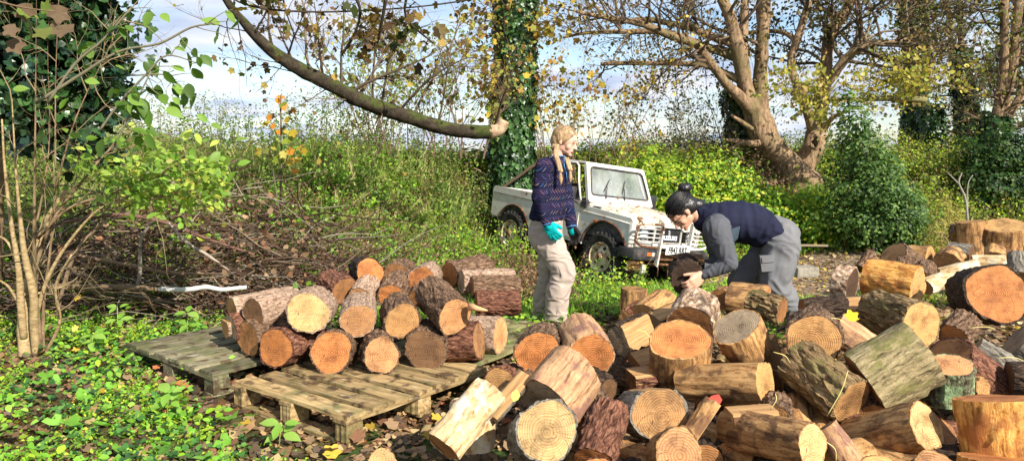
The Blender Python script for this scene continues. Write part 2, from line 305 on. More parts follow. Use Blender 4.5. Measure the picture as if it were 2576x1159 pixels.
# ---------------------------------------------------------------- logs
ZONE = {1: (1030.4, 579.6, .5002), 2: (1803, 579.6, .5002), 3: (515.2, 611.8, .4446), 4: (2060.8, 515.2, .2779), 6: (1545.6, 676.2, .2501), 0: (0, 0, 1)}
YS = [590, 650, 700, 740, 800, 900, 1000, 1090, 1180]; DS = [8.2, 7.1, 6.0, 5.35, 4.55, 3.72, 3.15, 2.85, 2.6]
def make_log(label, P, axis, R, L, end='tan', bark='rough', flats=(), seed=0, group=None, ragged=.0, frac=.93, roll=None):
    rnd = random.Random(seed); z = axis.normalized()
    up = Vector((0, 0, 1)); x = up-z*up.dot(z)
    if x.length < .35: x = Vector((0, -1, 0)); x -= z*x.dot(z)
    x.normalize(); y = z.cross(x); R3 = Matrix((x, y, z)).transposed()
    if roll is not None: R3 = R3 @ Matrix.Rotation(roll, 3, 'Z')
    NT = 52; NZ = 12; rl = BARK[bark][5]; sc = 1/R
    def outline(t):
        b = 1+.05*math.sin(2*t+seed)+.035*math.sin(3*t+seed*1.7)+.022*math.sin(5*t+seed*2.3)+.012*math.sin(9*t+seed*3.1)
        return R*b
    def flat(t, r):
        cut = False
        for t0, h in flats:
            cs = math.cos(t-t0)
            if cs > .05 and h*R/cs < r: r = h*R/cs*(1+.02*math.sin(9*t+seed)); cut = True
        return r, cut
    th = [2*math.pi*i/NT for i in range(NT)]
    core = [flat(t, outline(t)*frac) for t in th]
    V = []; T = []; MI = []
    taper = 1-rnd.uniform(.0, .07)
    zs = [L*j/6 for j in range(7)]
    for j, zc in enumerate(zs):
        f = 1+(taper-1)*zc/L
        for i, t in enumerate(th): V.append((core[i][0]*f*math.cos(t), core[i][0]*f*math.sin(t), zc))
    for j in range(6):
        for i in range(NT):
            a, b, c, d = j*NT+i, j*NT+(i+1) % NT, (j+1)*NT+(i+1) % NT, (j+1)*NT+i
            T += [(a, b, c), (a, c, d)]; MI += [1, 1]
    # saw-cut ends: slightly dished discs of their own vertices
    tl = (rnd.uniform(-.06, .06), rnd.uniform(-.06, .06))
    for side, zc in ((0, 0), (1, L)):
        f = 1 if side == 0 else taper; base = len(V); fr = [1, .8, .55, .3]
        for q in fr:
            for i, t in enumerate(th):
                r = core[i][0]*f*q; px, py = r*math.cos(t), r*math.sin(t)
                V.append((px, py, zc+.003*noise.noise(Vector((px*30, py*30, seed)))+(0 if q == 1 else .002*(1-2*side)*0)))
        V.append((0, 0, zc)); ctr = len(V)-1
        for a in range(len(fr)-1):
            for i in range(NT):
                p0, p1, p2, p3 = base+a*NT+i, base+a*NT+(i+1) % NT, base+(a+1)*NT+(i+1) % NT, base+(a+1)*NT+i
                q = [(p0, p3, p2), (p0, p2, p1)] if side == 0 else [(p0, p2, p3), (p0, p1, p2)]
                T += q; MI += [0, 0]
        for i in range(NT):
            p0, p1 = base+(len(fr)-1)*NT+i, base+(len(fr)-1)*NT+(i+1) % NT
            T.append((p0, ctr, p1) if side == 0 else (p0, p1, ctr)); MI.append(0)
    me = tri_mesh('log', V, T, MI)
    o = link('log', me, None, (MEND[end], MSPLIT if flats else MBARK[bark]), False)
    o.matrix_world = Matrix.Translation(P) @ R3.to_4x4()
    tag(o, label, 'log', group)
    # bark sleeve
    V = []; T = []; NB = 60 if R > .07 else 36; tb = [2*math.pi*i/NB for i in range(NB)]; rows = []
    prof = [('in', 0)]+[('out', j/NZ) for j in range(NZ+1)]+[('in', 1)]
    keep = []
    for i, t in enumerate(tb): keep.append(not flat(t, outline(t)*.99)[1])
    for kind, u in prof:
        f = 1+(taper-1)*u; row = []
        for i, t in enumerate(tb):
            r0 = outline(t)
            if kind == 'in': r = r0*(frac-.012); zc = L*u
            else:
                p = Vector((math.cos(t)*r0*sc*2.2+seed*3.1, math.sin(t)*r0*sc*2.2, L*u*sc*(1.2 if rl > .005 else .5)))
                n = noise.fractal(p*2.1, 1.0, 2.0, 4)
                n2 = noise.noise(p*5.3)
                r = r0*1.0+rl*(n*1.5+n2*.8)+r0*.05*max(0, noise.noise(Vector((math.cos(t)*1.7+seed, math.sin(t)*1.7, L*u*7+seed)))-.25)*2
                zc = L*u
                if u == 0 or u == 1: zc += (.004+ragged*.03)*noise.noise(Vector((math.cos(t)*4, math.sin(t)*4, seed+u*7)))*(1 if u else 1); r -= .002
            if (kind == 'out' and u in (0, 1)) or kind == 'in': pass
            row.append(len(V)); V.append((r*f*math.cos(t), r*f*math.sin(t), zc))
        rows.append(row)
    for a in range(len(rows)-1):
        for i in range(NB):
            i2 = (i+1) % NB
            if keep[i] and keep[i2]:
                p0, p1, p2, p3 = rows[a][i], rows[a][i2], rows[a+1][i2], rows[a+1][i]; T += [(p0, p1, p2), (p0, p2, p3)]
    if T:
        bo = link('bark', tri_mesh('bark', V, T), o, (MBARK[bark],), True)
        bo.data.set_sharp_from_angle(angle=rad(50))
    return o
def L_(zone, x, y, r, k, phi, L, end, bark, label, d=None, dd=0, flats=(), **kw):
    ox, oy, s = ZONE[zone]; px, py = ox+x*s, oy+y*s
    if d is None: d = float(np.interp(py, YS, DS))
    d += dd; P = at(px, py, d); dist = (P-CP).dot(CF); R = r*s/F*dist
    v = (P-CP).normalized(); rt = v.cross(Vector((0, 0, 1))).normalized(); u2 = rt.cross(v)
    if k >= .8: k = min(.975, k+.055)
    a = rad(phi); q = math.sqrt(max(0, 1-k*k)); ax = (rt*math.cos(a)+u2*math.sin(a))*q+v*k
    L_.n += 1
    if k >= .8: ln_ = .78
    else: ln_ = .9 if k > .45 else 1
    L *= ln_
    return make_log(label, P, ax, R, L, end, bark, flats, seed=L_.n*1.37, **kw)
L_.n = 0
PI = math.pi
# stack on the pallets
G = 'logs stacked on the pallets'
ST = [
 (112, 462, 78, .22, 8, .2, 'tan', 'pinky', 'thin split log end, leftmost piece of the stack on the pallets', 4.78, ((0, .3),)),
 (147, 492, 95, .3, 6, .3, 'grey', 'red', 'weathered split log wedged under the pinkish pair, left end of the stack', 4.74, ((PI, .4),)),
 (242, 540, 105, .52, 8, .36, 'brown', 'rough', 'small brown log with dark knot, leftmost full log of the bottom row on the pallets', 4.62, ()),
 (400, 592, 118, .74, 12, .4, 'orange', 'red', 'orange-faced log lying at the left of the bottom row, dark red bark to its right', 4.38, ()),
 (715, 615, 122, .96, 25, .42, 'orange', 'rough', 'round bright orange log face with a small knot, front centre of the bottom row', 4.3, ()),
 (1000, 632, 106, .96, 115, .42, 'pink', 'rough', 'pale pink-faced log with a white nick at its lower left rim in the bottom row', 4.28, ()),
 (1250, 605, 122, .9, 60, .42, 'dark', 'rough', 'dark brown wet log face with a pale crack, right of centre in the bottom row', 4.4, ()),
 (1553, 553, 112, .3, 185, .36, 'pink', 'red', 'dark red bark log turned sideways at the right end of the bottom row', 4.55, ()),
 (1672, 518, 105, .4, 178, .4, 'pink', 'pinky', 'pale barked log with oval pinkish face, furthest right of the stack', 4.78, ()),
 (153, 385, 83, .3, 8, .42, 'tan', 'pinky', 'pinkish grey log lying sideways, upper left end of the stack', 4.84, ()),
 (273, 395, 86, .64, 10, .42, 'dark', 'pinky', 'pinkish grey barked log with face tinted dark for shade, upper left of the stack', 4.66, ()),  # shade on this left-facing cut end is put into its dark colour
 (583, 393, 122, .94, 40, .42, 'cream', 'pinky', 'broad cream yellow log face resting on the bottom row, largest of the stack', 4.4, ()),
 (868, 437, 100, .9, 84, .4, 'pink', 'pinky', 'orange log with one thin radial crack, middle of the second row', 4.42, ()),
 (1118, 440, 104, .9, 115, .4, 'tan', 'rough', 'tan log under dark flaky bark, left of the one with the torn tongue', 4.45, ()),
 (1415, 415, 112, .78, 135, .4, 'pink', 'rough', 'reddish log with a torn tongue of wood sticking out of its face', 4.42, ()),
 (800, 275, 85, .8, 150, .35, 'brown', 'red', 'dark red log tucked behind the cream log under the top row', 5.0, ()),
 (880, 312, 72, .8, 60, .35, 'pink', 'pinky', 'pinkish log half hidden behind the cracked orange log', 4.92, ()),
 (1052, 300, 78, .8, 60, .35, 'orange', 'rough', 'orange log half hidden under the top row, above the tan log', 4.95, ()),
 (1192, 315, 52, .8, 60, .35, 'brown', 'rough', 'little brown log end peeping out behind the reddish torn log', 4.98, ()),
 (935, 165, 84, .95, 165, .4, 'orange', 'black', 'leftmost log of the top row, orange face and black bark', 5.1, ()),
 (1083, 180, 72, .9, 30, .36, 'brown', 'rough', 'brown orange log with a pale scratch, second from the left in the top row', 5.16, ()),
 (1228, 207, 80, .95, 38, .4, 'orange', 'pinky', 'orange log under pinkish bark, third from the left in the top row', 5.08, ()),
 (1385, 180, 78, .55, 12, .38, 'brown', 'rough', 'brown faced log turned to the left, fourth in the top row', 5.32, ()),
 (1450, 215, 62, .35, 2, .4, 'grey', 'pinky', 'dull thin log with pinkish bark lying sideways at the right of the top row', 5.2, ()),
 (1512, 245, 58, .2, 0, .34, 'brown', 'rough', 'dark log lying flat between the thin dull log and the big dark red one', 5.12, ()),
 (1535, 338, 74, .12, 0, .3, 'brown', 'red', 'thick dark red log lying across the right side of the stack', 4.98, ()),
]
for x, y, r, k_, phi, ln, e, b, lab, d, fl in ST: L_(3, x, y, r, k_, phi, ln, e, b, lab, d=d, flats=fl, group=G)
# the torn tongue
k = M('torn_wood', .8, .2); k.col((.62, .34, .17)); MTORN = k.m
tg = Tubes(); a = at(515.2+1500*.4446, 611.8+360*.4446, 4.40); b_ = at(515.2+1545*.4446, 611.8+370*.4446, 4.36); c_ = at(515.2+1600*.4446, 611.8+380*.4446, 4.34)
tg.add([(*a, .026), (*b_, .017), (*((b_+c_)/2), .012), (*c_, .004)], 7, rough=.2)
torn = [o for o in bpy.data.objects if o.get('label', '').startswith('reddish log with a torn')][0]
t_ = tg.build('torn_tongue', MTORN); t_.parent = torn; t_.matrix_parent_inverse = torn.matrix_world.inverted()
# the big loose pile
G = 'logs in the loose heap'
PL = [
 # zone x y r k phi L end bark label kwargs
 (1, 645, 618, 118, .9, 70, .3, 'orange', 'rough', 'orange log end with a chipped lower left edge, left of the heap', dict(flats=((2.2, .62),))),
 (1, 905, 640, 132, .8, 118, .33, 'orange', 'barepink', 'orange faced log with pale stripped bark, leaning beside the chipped one', {}),
 (1, 450, 772, 86, .86, 12, .34, 'tan', 'red', 'brown log with clear rings lying on the ground, leftmost at the foot of the heap', dict(d=3.75)),
 (1, 320, 868, 118, .26, -93, .2, 'pink', 'cream', 'pale stump standing upright behind the whitish log at the left foot of the heap', dict(d=3.28)),
 (1, 168, 1090, 100, .25, 48, .32, 'brown', 'cream', 'whitish log with a long pale strip, lying slanted at the lower left of the heap', dict(d=2.95)),
 (1, 690, 1005, 160, .97, 215, .34, 'cream', 'greybark', 'big pale log face with rough sawdust rim at the bottom of the heap', dict(d=2.86)),
 (1, 690, 880, 160, .5, 52, .27, 'grey', 'barepink', 'large pinkish stripped log leaning over the big pale log face', dict(d=3.28)),
 (1, 410, 935, 45, .3, 48, .26, 'grey', 'greybark', 'thin dark grey split wedge between the standing stump and the large pinkish log', dict(d=3.2, flats=((.4, .35),))),
 (1, 1262, 925, 152, .86, 175, .28, 'tan', 'greybark', 'tan log face with wavy rings and a grey side, beneath the tall orange topped stump', dict(d=3.12, flats=((0, .8),))),
 (1, 1360, 548, 152, .68, -92, .33, 'orange', 'bare', 'tall stump standing upright with a bright orange ringed top, centre of the heap', dict(d=3.72)),
 (1, 925, 1165, 112, .55, 72, .3, 'orange', 'red', 'log with cracked plated red bark, between big pale face and wavy tan face', dict(d=2.85)),
 (1, 1355, 1112, 122, .93, 200, .3, 'pink', 'bare', 'round orange log face at the bottom edge, left of the long brown log', dict(d=2.75)),
 (1, 1130, 292, 64, .2, -92, .26, 'tan', 'bare', 'small stump standing by itself on the ground at the back left of the heap', dict(d=5.55)),
 (1, 1180, 440, 80, .75, 40, .3, 'pale', 'bare', 'pale tan log end lying just below the small lone stump', dict(d=4.75)),
 (1, 1083, 432, 32, .8, 40, .3, 'pale', 'red', 'smallest pale log end at the left of the heap below the lone stump', dict(d=4.78)),
 (1, 1235, 448, 62, .35, 28, .36, 'grey', 'black', 'dark split log with a smooth pale top, just left of the white mottled one', dict(d=4.55, flats=((.2, .3),))),
 (1, 1415, 485, 125, .78, 70, .22, 'brown', 'mottle', 'log with white and black mottled bark lying just behind the tall stump', dict(d=4.3)),
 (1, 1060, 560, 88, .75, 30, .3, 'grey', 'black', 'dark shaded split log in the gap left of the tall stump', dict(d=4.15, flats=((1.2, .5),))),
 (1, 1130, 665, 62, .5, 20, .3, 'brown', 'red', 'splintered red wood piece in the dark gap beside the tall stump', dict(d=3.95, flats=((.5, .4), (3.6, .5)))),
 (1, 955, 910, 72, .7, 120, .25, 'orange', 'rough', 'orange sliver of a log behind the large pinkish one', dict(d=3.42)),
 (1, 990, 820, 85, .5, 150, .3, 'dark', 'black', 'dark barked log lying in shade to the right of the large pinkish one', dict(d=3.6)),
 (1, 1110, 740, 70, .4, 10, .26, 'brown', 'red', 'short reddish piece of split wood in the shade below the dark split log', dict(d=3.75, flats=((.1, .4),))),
 (1, 1405, 1060, 62, .2, 58, .2, 'tan', 'bare', 'brown striped split log leaning between the tan face and the long brown log', dict(d=3.05, flats=((2.6, .3),))),
 (6, 1065, 312, 118, .85, 40, .16, 'brown', 'bare', 'smooth brown log end just below the hands of the bending man', dict(d=4.98)),
 (2, 97, 480, 122, .66, -62, .24, 'grey', 'bare', 'tilted stump with a grey weathered top, right of the tall orange topped stump', dict(d=3.9)),
 (2, 245, 560, 75, .5, -70, .2, 'pale', 'barepink', 'pale split slab behind the tilted grey topped stump', dict(d=4.0, flats=((1.2, .3),))),
 (2, 245, 765, 122, .35, 186, .42, 'pale', 'bare', 'brown log with a pale crescent shaped cut face below the tilted stump', dict(d=3.45, flats=((.2, .82),))),
 (2, 255, 362, 88, .2, 178, .24, 'brown', 'bare', 'brown streaked log lying at the back, in front of the man and his near leg', dict(d=4.7)),
 (2, 115, 348, 44, .6, 190, .2, 'pale', 'rough', 'small pale cut end left of the brown streaked log at the back', dict(d=4.95)),
 (2, 488, 562, 142, .93, 95, .34, 'tan', 'rough', 'large round tan log face with even rings, above the deeply cracked log', dict(d=3.72)),
 (2, 590, 480, 75, .1, -32, .34, 'pink', 'barepink', 'pinkish white barked log lying behind the large round tan face', dict(d=4.1)),
 (2, 330, 400, 72, .3, 170, .2, 'brown', 'deep', 'brown ridged log behind the upper left of the large round tan face', dict(d=4.25)),
 (2, 430, 400, 60, .3, 10, .25, 'brown', 'black', 'dark ridged piece between the brown ridged log and the pinkish white log', dict(d=4.35)),
 (2, 745, 775, 172, .14, 38, .3, 'brown', 'green', 'thick greenish grey log with mossy streaks, standing slanted among the others', dict(d=3.45)),
 (2, 1028, 480, 126, .7, 168, .42, 'pale', 'deep', 'bright oval log face with dark plated bark, under the dark big log', dict(d=4.2)),
 (2, 1412, 318, 152, .86, 190, .42, 'orange', 'black', 'biggest log of the heap, dark bark and broad orange face at the upper right', dict(d=4.9)),
 (2, 1165, 675, 118, .48, -89, .2, 'pink', 'lichen', 'small stump with green lichen on its bark and a pale rimmed top', dict(d=3.42)),
 (2, 1150, 645, 138, .62, -35, .32, 'brown', 'red', 'brown log end rising behind the lichen covered stump', dict(d=3.72)),
 (2, 680, 862, 122, .5, 148, .4, 'tan', 'deep', 'log with deeply cracked olive bark, below the large round tan face', dict(d=3.32)),
 (2, 482, 1080, 112, .6, 176, .48, 'cream', 'bare', 'long wet brown log with a patch of loose bark, lying across the bottom edge', dict(d=2.82)),
 (2, 545, 985, 62, .12, -50, .34, 'tan', 'barepink', 'narrow pinkish barked log sliding down beside the long wet brown log', dict(d=2.92)),
 (2, 1055, 982, 128, .52, 205, .42, 'cream', 'bare', 'brown streaked log with a frayed pale face, lower right of the heap', dict(d=3.0)),
 (2, 1395, 842, 190, .1, -80, .24, 'orange', 'fibre', 'wide stump of stringy orange red wood at the right edge of the picture', dict(d=3.0)),
 (2, 1420, 1150, 185, .12, -85, .2, 'orange', 'fibre', 'lower stringy orange stump under the wide one in the bottom right corner', dict(d=2.75)),
 (2, 1105, 1215, 110, .9, 250, .3, 'pink', 'bare', 'orange log end cut off by the bottom edge, right of the frayed pale face', dict(d=2.7)),
 (2, 825, 1212, 95, .9, 250, .3, 'pale', 'bare', 'pale log end cut off by the bottom edge, left of the frayed brown log', dict(d=2.68)),
 (2, 785, 925, 62, .8, 100, .25, 'tan', 'rough', 'small tan log end wedged between the cracked log and the frayed brown log', dict(d=3.35)),
 (2, 1135, 1005, 82, .6, 230, .25, 'brown', 'red', 'brown log end just behind the frayed pale face', dict(d=3.25)),
 (2, 290, 945, 80, .85, 80, .2, 'tan', 'rough', 'brown log end in the dark gap above the long wet brown log', dict(d=3.3)),
 (2, 60, 925, 75, .3, 10, .2, 'pale', 'bare', 'pale edged split board lying above the left part of the long wet log', dict(d=3.12, flats=((0, .3),))),
 (4, 900, 735, 200, .3, 174, .36, 'pale', 'fibre', 'yellow fibrous log with black and white bark at its far end, back of the heap', dict(d=5.45, flats=((.9, .75),))),
 (4, 300, 730, 165, .3, 174, .12, 'mud', 'mottle', 'black and white barked log end at the left of the yellow fibrous log', dict(d=5.5)),
 (2, 650, 395, 68, .25, 8, .35, 'grey', 'greybark', 'grey brown split log lying behind the bright oval face', dict(d=4.75, flats=((.5, .5),))),
 (2, 492, 388, 38, .7, 20, .2, 'brown', 'black', 'small round dark log end in front of the gravel at the back', dict(d=5.0)),
 (2, 1310, 578, 48, .2, -28, .3, 'grey', 'greybark', 'slim grey green log lying below the biggest log at the right', dict(d=4.0)),
 (2, 1500, 560, 105, .3, -28, .35, 'grey', 'greybark', 'dark grey streaked log at the right edge under the biggest log', dict(d=4.05)),
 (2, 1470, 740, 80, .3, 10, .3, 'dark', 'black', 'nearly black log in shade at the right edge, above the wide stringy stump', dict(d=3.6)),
 (2, 1340, 790, 48, .7, 180, .2, 'tan', 'bare', 'little pale block of wood right of the lichen covered stump', dict(d=3.5)),
 (2, 1190, 540, 72, .8, 60, .3, 'brown', 'rough', 'shaded brown log end under the biggest log', dict(d=4.2)),
 # further heap at the right
 (4, 665, 460, 150, .55, -35, .26, 'pink', 'rough', 'tilted flat round with a brown and grey face, at the left of the far heap', dict(d=7.0)),
 (4, 1005, 490, 122, .35, 183, .25, 'pale', 'bare', 'barrel shaped brown log in the far heap, left of the round pale face', dict(d=7.0)),
 (4, 1152, 545, 122, .85, 60, .24, 'tan', 'bare', 'round pale ochre log face leaning in the middle of the far heap', dict(d=6.8)),
 (4, 940, 690, 100, .8, 80, .3, 'tan', 'rough', 'brown log end below the barrel shaped log of the far heap', dict(d=6.5)),
 (4, 962, 745, 78, .7, 30, .3, 'brown', 'cream', 'dull brown end of a pale log near the dark big log', dict(d=6.1)),
 (4, 760, 640, 60, .6, 90, .2, 'pink', 'rough', 'small pinkish wood piece between the two heaps', dict(d=6.5)),
 (4, 370, 580, 55, .5, 60, .2, 'dark', 'rough', 'dark knob of wood on top of the yellow fibrous log', dict(d=5.9)),
 (4, 1245, 290, 60, .8, 100, .2, 'pale', 'rough', 'pale cut end leaning at the left foot of the far upright rounds', dict(d=7.5)),
 (4, 1370, 150, 118, .12, -83, .34, 'tan', 'bare', 'upright brown barked round beside the flat round slabs of the far heap', dict(d=7.4)),
 (4, 1180, 400, 75, .3, -50, .2, 'brown', 'bare', 'brown log lying left below the upright brown barked round', dict(d=7.4)),
 (4, 1680, 185, 185, .34, -90, .17, 'pale', 'bare', 'broad flat round with a pale top, uppermost of the far slabs', dict(d=7.3)),
 (4, 1650, 350, 165, .3, -88, .18, 'tan', 'bare', 'flat round slab underneath the broad pale topped one', dict(d=7.32)),
 (4, 1375, 460, 92, .3, 175, .2, 'dark', 'greybark', 'dark grey split log under the upright brown barked round', dict(d=7.1)),
 (4, 1590, 490, 82, .8, 90, .2, 'tan', 'bare', 'rounded brown log end in front of the flat slabs of the far heap', dict(d=6.8)),
 (4, 1780, 480, 112, .6, -80, .2, 'pale', 'bare', 'short stump with a creamy oval top, right of the far heap near the picture edge', dict(d=6.6)),
 (4, 1650, 580, 90, .4, -60, .2, 'pale', 'bare', 'pale log end just above the bark of the biggest log', dict(d=6.3)),
 (4, 1380, 540, 85, .15, 5, .26, 'tan', 'cream', 'pale barkless log lying below the dark grey split log', dict(d=6.75)),
 (4, 1100, 650, 80, .2, 20, .3, 'pale', 'cream', 'whitish log lying under the round pale ochre face', dict(d=6.3)),
 (4, 1820, 640, 90, .4, 100, .2, 'grey', 'greybark', 'grey log at the right edge behind the biggest log', dict(d=6.2)),
 (0, 1500, 1196, 50, .9, 250, .3, 'orange', 'red', 'orange log end cut off by the bottom edge, right of the big pale face', dict(d=2.55)),
 (0, 962, 1160, 38, .8, 250, .2, 'cream', 'bare', 'pale log end alone at the bottom edge among the ivy, left of the heap', dict(d=3.05)),
 (0, 1120, 1085, 16, .8, 30, .2, 'brown', 'red', 'very small reddish log end behind the whitish slanted log', dict(d=3.15)),
]
for row in PL:
    z_, x, y, r, k_, phi, ln, e, b, lab, kw = row
    L_(z_, x, y, r, k_, phi, ln, e, b, lab, group=G, **kw)
# logs underneath that carry the heap (seen only in the gaps)
rb = random.Random(5)
HID = []
for i in range(46):
    py = rb.choice([1120, 1050, 990, 940, 890, 840, 800]); t = (py-780)/400
    px = rb.uniform(1250+60*rb.random()+(120*(1-t)), 2560)
    d = float(np.interp(py, YS, DS)); P = at(px, py, d+.12); P.z = rb.uniform(.08, .13) if d < 3.35 else rb.uniform(.1, .2)
    if px < 1500 and py < 900: continue
    a = rb.uniform(0, 2*PI); ax = Vector((math.cos(a), math.sin(a), rb.uniform(-.15, .15)))
    make_log('shaded log at the bottom of the heap, seen only in the gaps', P, ax, rb.uniform(.08, .115), .3, rb.choice(['brown', 'orange', 'brown', 'tan']), rb.choice(['rough', 'red', 'bare', 'black']), (), seed=100+i, group='logs underneath the heap')
# ---------------------------------------------------------------- pallets
def pallet_mat(nm, lo, mi, hi, mz):
    k = M(nm, .85, .2); o = k.co(); g = k.noise(k.map(o, (.07, 1, 1)), 60, 5, .65); r = k.rnd(); n = k.noise(o, 7, 4, w=k.math('MULTIPLY', r, 40.))
    c = k.ramp(g, [(.25, lo), (.5, mi), (.75, hi)]); c = k.mix(k.ramp(n, [(.5-mz, 0.), (.7-mz, .8)]), c, (.1, .11, .04))
    c = k.mix(k.ramp(k.noise(o, 11, 4, w=k.math('MULTIPLY', r, 11.)), [(.52, 0.), (.62, .85)]), c, (.06, .035, .02))
    c = k.mix(k.ramp(k.noise(k.map(o, (.3, 1, 1)), 20, 4, w=k.math('MULTIPLY', r, 5.)), [(.62, 0.), (.7, .6)]), c, (.5, .45, .34))
    kk = k.math('MULTIPLY_ADD', r, .6); k.t.nodes[-1].inputs[2].default_value = .65
    k.col(k.n('ShaderNodeVectorMath', {0: c, 'Scale': kk}, operation='SCALE').outputs[0]); k.bump(g, .7, .005); return k.m
MPALS = [pallet_mat('pallet_tan', (.09, .055, .025), (.33, .225, .1), (.5, .37, .19), 0), pallet_mat('pallet_grey', (.05, .045, .028), (.19, .165, .1), (.36, .33, .22), .06), pallet_mat('pallet_green', (.06, .055, .025), (.22, .2, .09), (.38, .35, .18), .1)]
def board(name, parent, c, s, seed, ang=0):
    """a worn board: long axis X, uneven edges"""
    rg = random.Random(seed); bm = bmesh.new(); nx = 9; L, Wd, T = s; rows = []
    for i in range(nx):
        x = -L/2+L*i/(nx-1); e = [rg.uniform(-.004, .004) for _ in range(4)]; w = rg.uniform(-.003, .003)
        ends = rg.uniform(-.012, .012) if i in (0, nx-1) else 0
        rows.append([bm.verts.new((x+ends, -Wd/2+e[0], -T/2+w)), bm.verts.new((x+ends*.4, Wd/2+e[1], -T/2+w)), bm.verts.new((x+ends*.4, Wd/2+e[1]*1.0-.002, T/2+w)), bm.verts.new((x+ends, -Wd/2+e[0]+.002, T/2+w))])
    for a, b in zip(rows, rows[1:]):
        for j in range(4): bm.faces.new((a[j], b[j], b[(j+1) % 4], a[(j+1) % 4]))
    bm.faces.new(rows[0]); bm.faces.new(rows[-1][::-1])
    bmesh.ops.recalc_face_normals(bm, faces=bm.faces)
    o = bm_obj(name, bm, MPALS[0 if seed < 400 else 1 if seed < 500 else 2], parent); o.location = c; o.rotation_euler = (rg.uniform(-.012, .012), rg.uniform(-.006, .006), ang+rg.uniform(-.012, .012)); return o
def pallet(P, u, label, lu, lv, slats, seed, tilt=(0, 0), dz=0, yoff=0):
    """corner P, slats run along u, laid one after another along v (u turned +90)"""
    ang = math.atan2(u[1], u[0]); root = empty('wooden_pallet', (P[0], P[1], P[2]), (tilt[0], tilt[1], ang)); tag(root, label, 'pallet', 'pallets under the log stack')
    h = .152; s = seed
    wd = lv/slats*.75
    for i in range(slats): board('slat', root, (lu/2, (i+.5)*lv/slats, h-.011), (lu, wd*(1 if i not in (0, slats-1) else 1.05), .02), s+i)
    for x in (.05, lu/2, lu-.05): board('stringer_board', root, (x, lv/2, h-.032), (lv, .1, .02), s+20+int(x*9), PI/2)
    for x in (.055, lu/2, lu-.055):
        for y in (.06, lv/2, lv-.06): board('block', root, (x, y, .064), (.1, .11, .086), s+40+int(x*9+y*31))
    for y in (.06, lv/2, lv-.06): board('base_board', root, (lu/2, y, .012), (lu, .1, .018), s+60+int(y*9))
    return root
u = Vector((.80, -.60)).normalized()
pallet((-1.60, 4.12, -.01), (u.x, u.y), 'nearest pallet with tan slats, its corner pointing out in front of the stack', .98, 1.12, 7, 300)
u = Vector((.62, .78)).normalized()
pallet((-1.75, 4.24, .0), (u.x, u.y), 'mossy grey pallet at the left, half covered by the left end of the log stack', 1.2, 1.14, 6, 400, (0, .01))
u = Vector((.57, .82)).normalized()
pallet((-.24, 4.44, -.015), (u.x, u.y), 'green stained pallet behind the right end of the stack, near the boots of the woman', 1.2, .98, 6, 500)
# ---------------------------------------------------------------- off-road car
def lathe_y(bm, prof, n=32, ang0=0, center=(0, 0, 0), mat=0):
    """revolve (r, y) profile around local Y axis"""
    cx, cy, cz = center; rings = []
    for i in range(n):
        a = ang0+2*PI*i/n; rings.append([bm.verts.new((cx+r*math.cos(a), cy+y, cz+r*math.sin(a))) for r, y in prof])
    for i in range(n):
        A, B = rings[i], rings[(i+1) % n]
        for j in range(len(prof)-1):
            f = bm.faces.new((A[j], A[j+1], B[j+1], B[j])); f.material_index = mat
def prism(bm, pts, y0, y1):
    """closed outline (x,z) extruded from y0 to y1"""
    a = [bm.verts.new((x, y0, z)) for x, z in pts]; b = [bm.verts.new((x, y1, z)) for x, z in pts]
    bm.faces.new(a); bm.faces.new(b[::-1]); n = len(pts)
    for i in range(n): bm.faces.new((a[i], b[i], b[(i+1) % n], a[(i+1) % n]))
    bmesh.ops.recalc_face_normals(bm, faces=bm.faces)
def paint(name, base, rusty=.5, rough=.45, lo=.58):
    k = M(name, rough, .4); o = k.co(); n = k.noise(o, 4.5, 8, .72); n2 = k.noise(o, 22, 5, .7); z = k.n('ShaderNodeSeparateXYZ', {0: o}).outputs[2]
    m = k.ramp(k.math('ADD', n, k.math('MULTIPLY', k.math('SUBTRACT', .75, z), .1*rusty)), [(lo-.02, 0.), (lo+.02, 1.)])
    stain = k.ramp(n, [(lo-.16, 0.), (lo, .75)]); st = k.noise(k.map(o, (9, 9, 1.2)), 3, 4)
    c = k.mix(k.math('MULTIPLY', stain, st), base, (.42, .24, .1))
    rust = k.ramp(n2, [(.3, (.03, .013, .008)), (.55, (.12, .05, .022)), (.75, (.24, .11, .045))])
    c = k.mix(m, c, rust); c = k.mix(k.ramp(n2, [(.56, 0.), (.8, .4)]), c, (.3, .28, .2)); k.col(c)
    k.set(k.b, 'Roughness', k.mix(m, (rough,)*3, (.9,)*3)); k.bump(k.math('ADD', k.math('MULTIPLY', m, n2), k.math('MULTIPLY', n2, .15)), .35, .004); return k.m
MCAR = paint('white_car_paint', (.6, .59, .54), .6, .45, .61); MBAR = paint('rusty_bar_paint', (.72, .7, .66), 1, .5, .585); MRUST = paint('rust', (.2, .08, .035), 1, .85, .45)
MBON = paint('bonnet_paint', (.58, .55, .46), .2, .5, .58)
k = M('tyre_rubber', .85, .25); k.col(k.ramp(k.noise(k.co(), 12, 4), [(.35, (.012, .012, .012)), (.7, (.05, .045, .04))])); MTYRE = k.m
k = M('black_plastic', .55, .35); k.col(k.ramp(k.noise(k.co(), 9, 4), [(.4, (.022, .022, .025)), (.58, (.06, .055, .055)), (.7, (.14, .08, .06))])); MPLAS = k.m
k = M('cream_wheel', .55, .3); k.col(k.ramp(k.noise(k.co(), 11, 6, .7), [(.45, (.62, .57, .4)), (.58, (.3, .16, .07)), (.7, (.09, .04, .02))])); MRIM = k.m
k = M('windscreen_dust_reflection', .15, .5); n = k.noise(k.co(), 3, 5); k.col(k.ramp(n, [(.3, (.2, .225, .22)), (.7, (.34, .365, .35))]))  # grey tone holds dust and a greyish reflection painted into the glass
